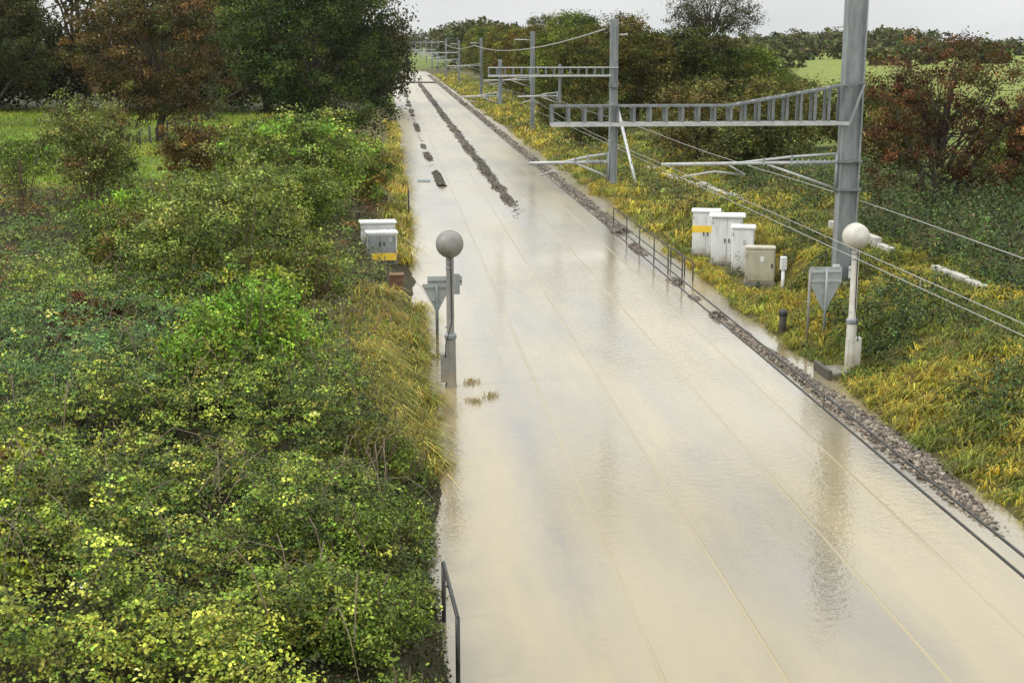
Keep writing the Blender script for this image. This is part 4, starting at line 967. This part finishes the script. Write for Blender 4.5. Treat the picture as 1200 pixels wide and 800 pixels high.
MB().tube([(-.42, .05, -.3), (-.42, .05, 1.72)], .035, 10).build('side_post', M['lamp_grey'], t, smooth=True)
MB().prism([(-.42, 1.78), (.42, 1.78), (.42, 1.42), (.06, .68), (-.05, .68), (-.42, 1.42)], .09, .105).build('sign_plate', M['sign_back'], t)
for zz in (1.66, 1.42): MB().box(-.4, .4, .06, .09, zz - .022, zz + .022).build('stiffener', M['galv_pale'], t)

# ------------------------------------------------------------------ lineside cabinets
def cabinet(x, y, z0, w, d, h, mt, dm, label, rz=0, band=False, lid=.05, doors=2, sign=True):
    t = empty('lineside_cabinet', (x, y, z0), rz); tag(t, label, 'cabinet', 'lineside equipment cabinets')
    MB().box(-w / 2 - .03, w / 2 + .03, -d / 2 - .03, d / 2 + .03, -.25, .06).build('plinth', M['concrete_dark'], t)
    MB().box(-w / 2, w / 2, -d / 2, d / 2, .06, h, .015).build('body', M[mt], t)
    MB().box(-w / 2 - lid, w / 2 + lid, -d / 2 - lid, d / 2 + lid, h + .002, h + .07, .02).build('lid', M[mt], t)
    dw = (w - .06) / doors
    for i in range(doors):
        x0 = -w / 2 + .03 + i * dw
        dr = MB().box(x0 + .008, x0 + dw - .008, -d / 2 - .022, -d / 2 - .001, .12, h - .06, .006).build('door', M[dm], t)
        hx = x0 + (dw - .09 if i == 0 else .05)
        MB().box(hx, hx + .04, -d / 2 - .05, -d / 2 - .0225, h * .48, h * .48 + .14, .008).build('handle', M['black'], dr)
        for hz_ in (.22, h - .2):
            ex = x0 + (.012 if i == 0 else dw - .03)
            MB().tube([(ex, -d / 2 - .03, hz_ - .05), (ex, -d / 2 - .03, hz_ + .05)], .013, 6).build('hinge', M['galv_dark'], dr)
        if sign and i == doors - 1:
            MB().box(x0 + dw * .5, x0 + dw * .5 + .11, -d / 2 - .027, -d / 2 - .0225, h * .66, h * .66 + .16).build('notice', M['galv_pale' if mt != 'beige' else 'white'], dr)
    # vents on the side
    for k in range(3):
        MB().box(w / 2 + .001, w / 2 + .012, -d * .25, d * .25, h - .2 - k * .05, h - .175 - k * .05).build('vent', M['galv_dark'], t)
        MB().box(-w / 2 - .012, -w / 2 - .001, -d * .25, d * .25, h - .2 - k * .05, h - .175 - k * .05).build('vent', M['galv_dark'], t)
    if band:
        MB().box(-w / 2 - .006, w / 2 + .006, -d / 2 - .028, d / 2 + .006, h * .55, h * .70).build('yellow_band', M['yellow'], t)
    return t
cabinet(11.25, 48.0, .08, .95, .6, 1.62, 'white', 'white_door', 'white lineside cabinet with a yellow band, rearmost of the right group', R(-14), True)
cabinet(11.55, 46.1, .08, 1.05, .7, 1.68, 'white', 'white_door', 'widest white lineside cabinet in the middle of the right group', R(-14), lid=.09)
cabinet(11.62, 44.2, .06, .72, .6, 1.55, 'white', 'white_door', 'narrow white lineside cabinet at the front of the white group', R(-14), doors=1)
cabinet(11.62, 42.0, .12, .92, .45, 1.12, 'beige', 'beige', 'short beige lineside cabinet beside the white cabinets', R(-14), doors=1, lid=.015)
cabinet(-.48, 47.4, .5, 1.15, .55, 1.0, 'white', 'white_door', 'taller white cabinet, rear one of the left pair', R(6), lid=.06)
cabinet(-.36, 45.9, .56, 1.0, .5, .78, 'white', 'galv', 'grey-doored cabinet with pale lid, front one of the left pair', R(6), lid=.05)
t = empty('yellow_notice', (-.28, 45.3, .48)); tag(t, 'yellow board at the foot of the left cabinets', 'board')
MB().box(-.4, .42, 0, .03, .02, .26).build('board', M['yellow'], t); 
for xx in (-.3, .3): MB().box(xx - .02, xx + .02, .031, .07, -.6, .24).build('stake', M['timber'], t)
t = empty('rusty_box', (.12, 41.6, 0)); tag(t, 'rusty brown steel box at the left water edge', 'box')
MB().box(-.2, .2, -.2, .2, -.2, .62, .015).build('body', M['rust'], t)
MB().box(-.23, .23, -.23, .23, .622, .67, .01).build('lid', M['rust'], t)
t = empty('marker_post', at(11.38, 38.6)); tag(t, 'short white marker post beside the beige cabinet', 'post')
MB().tube([(0, 0, -.3), (0, 0, .7)], .05, 10).build('shaft', M['white'], t, smooth=True)
MB().box(-.09, .09, -.07, .07, .7, 1.08, .02).build('cap_box', M['white_door'], t)
t = empty('stump_post', at(10.28, 34.7)); tag(t, 'short dark timber stump at the edge of the right flood', 'post')
MB().lathe([(.10, -.4), (.10, .55), (.085, .62)], 10).build('shaft', M['timber'], t, smooth=True)
MB().lathe([(.115, .5), (.12, .52), (.12, .6), (.09, .66), (.02, .68)], 10).build('cap', M['black'], t, smooth=True)
o = MB().box(1.5, 2.2, 76.6, 77.5, -.12, .04, .01).build('inspection_cover', M['teal']); tag(o, 'flat teal cover slab in the water left of the track', 'cover')

# ------------------------------------------------------------------ handrails
def handrail(name, pts, h, label, rails=(1.0, .55), r_=.022, zb=-.25, mt='black'):
    t = empty(name, (pts[0][0], pts[0][1], 0)); tag(t, label, 'handrail')
    x0, y0 = pts[0]
    for x, y in pts: MB().tube([(x - x0, y - y0, zb), (x - x0, y - y0, h)], r_ * 1.15, 7).build('post', M[mt], t, smooth=True)
    for f in rails: MB().tube([(x - x0, y - y0, h * f) for x, y in pts], r_, 7).build('rail', M[mt], t, smooth=True)
    return t
handrail('handrail', [(9.18, 55.9), (9.2, 52.8), (9.21, 50.0), (9.22, 47.2), (9.24, 44.8), (9.25, 42.6)], .92, 'black tubular handrail standing in the flood by the right cess', (1.0, .5), .02)
handrail('handrail', [(9.7, 46.6), (9.72, 44.4), (9.74, 43.2)], .62, 'short low black handrail behind the long one, near the white cabinets', (1.0,), .02)
handrail('handrail', [(.60, 17.15), (.70, 15.35)], .84, 'near black handrail rising from the water at the left bank', (1.0,), .026)
handrail('handrail', [(.78, 61.5), (.8, 63.5)], 1.1, 'distant thin black handrail at the left water edge', (1.0,), .028)

# ------------------------------------------------------------------ concrete cable trough on the right bank, in broken lengths
rg = rs(41)
tr = empty('cable_trough', at(14.4, 50)); tag(tr, 'pale concrete cable trough half buried along the right bank', 'trough')
for yy in list(np.arange(24.5, 44, 1.05)) + list(np.arange(55, 78, 1.05)):
    if yy < 44 and rg.rand() < .45: continue
    xx = 14.6 + .35 * sstep(50, 30, yy) + .03 * rg.randn(); zz = float(gz(xx, yy))
    MB().box(xx - .11 - 14.4, xx + .11 - 14.4, yy - 50, yy + 1.0 - 50, zz - .12 - tr.location.z, zz + .16 + .12 * rg.rand() - tr.location.z, .015).build('trough_lid', M['concrete'], tr)

# crossing boards far up the line
t = empty('crossing_deck', (5.5, 268, 0)); tag(t, 'dark timber crossing deck laid over both tracks in the distance', 'crossing')
for k in range(6): MB().box(-3.6, 3.6, k * .5 - 1.5, k * .5 - 1.06, -.05, .22).build('plank', M['timber'], t)

# post and wire fence in the meadow
t = empty('wire_fence', (-16.3, 88, 0)); tag(t, 'dark post and wire fence crossing the left meadow', 'fence')
ps = []
for k in range(12):
    y = 88 + k * 4.0; x = -16.3 - .03 * k; z = float(gz(x, y))
    MB().box(x + 16.3 - .07, x + 16.3 + .07, y - 88 - .07, y - 88 + .07, z - .3, z + 1.25, .015).build('post', M['timber'], t); ps.append((x + 16.3, y - 88, z))
for hh in (.45, .8, 1.12): MB().tube([(a, b - .09, c + hh) for a, b, c in ps], .012, 4).build('wire', M['galv'], t)

# drifted straw and twigs caught on the flood
rg = rs(52); n = 500
cx = np.array([(1.75, 30.3), (1.7, 28.6), (.95, 29), (.9, 27.2), (1.0, 33), (.9, 24), (2.1, 29.0)])
k = rg.choice(len(cx), n); P = np.concatenate([cx[k] + rg.randn(n, 2) * np.array([.09, .14]), np.full((n, 1), .001)], 1)
v, F, c = blades(P, .10 + .10 * rg.rand(n), .006, .9 + .5 * rg.rand(n), jit(rg, pick(rg, n, [(.36, .27, .1), (.2, .15, .06), (.28, .24, .07)]), .2), rg)
tag(link('drift_straw', npmesh('drift_straw', v, F, c), M['grass']), 'floating straw caught in the flood around the grey lamp post', 'debris', kind='stuff')

# rain haze over the whole place
hz, n_, l_, p_ = mat('rain_haze'); n_.remove(p_)
pv = n_.new('ShaderNodeVolumePrincipled'); pv.inputs['Color'].default_value = (.93, .95, .97, 1); pv.inputs['Density'].default_value = 0.00006; pv.inputs['Anisotropy'].default_value = .2
l_.new(pv.outputs[0], n_['Material Output'].inputs['Volume'])
o = MB().box(-3100, 3100, -400, 4600, -2.2, 34).build('haze', hz); tag(o, 'thin pale rain haze filling the air over the line', 'haze', kind='stuff')
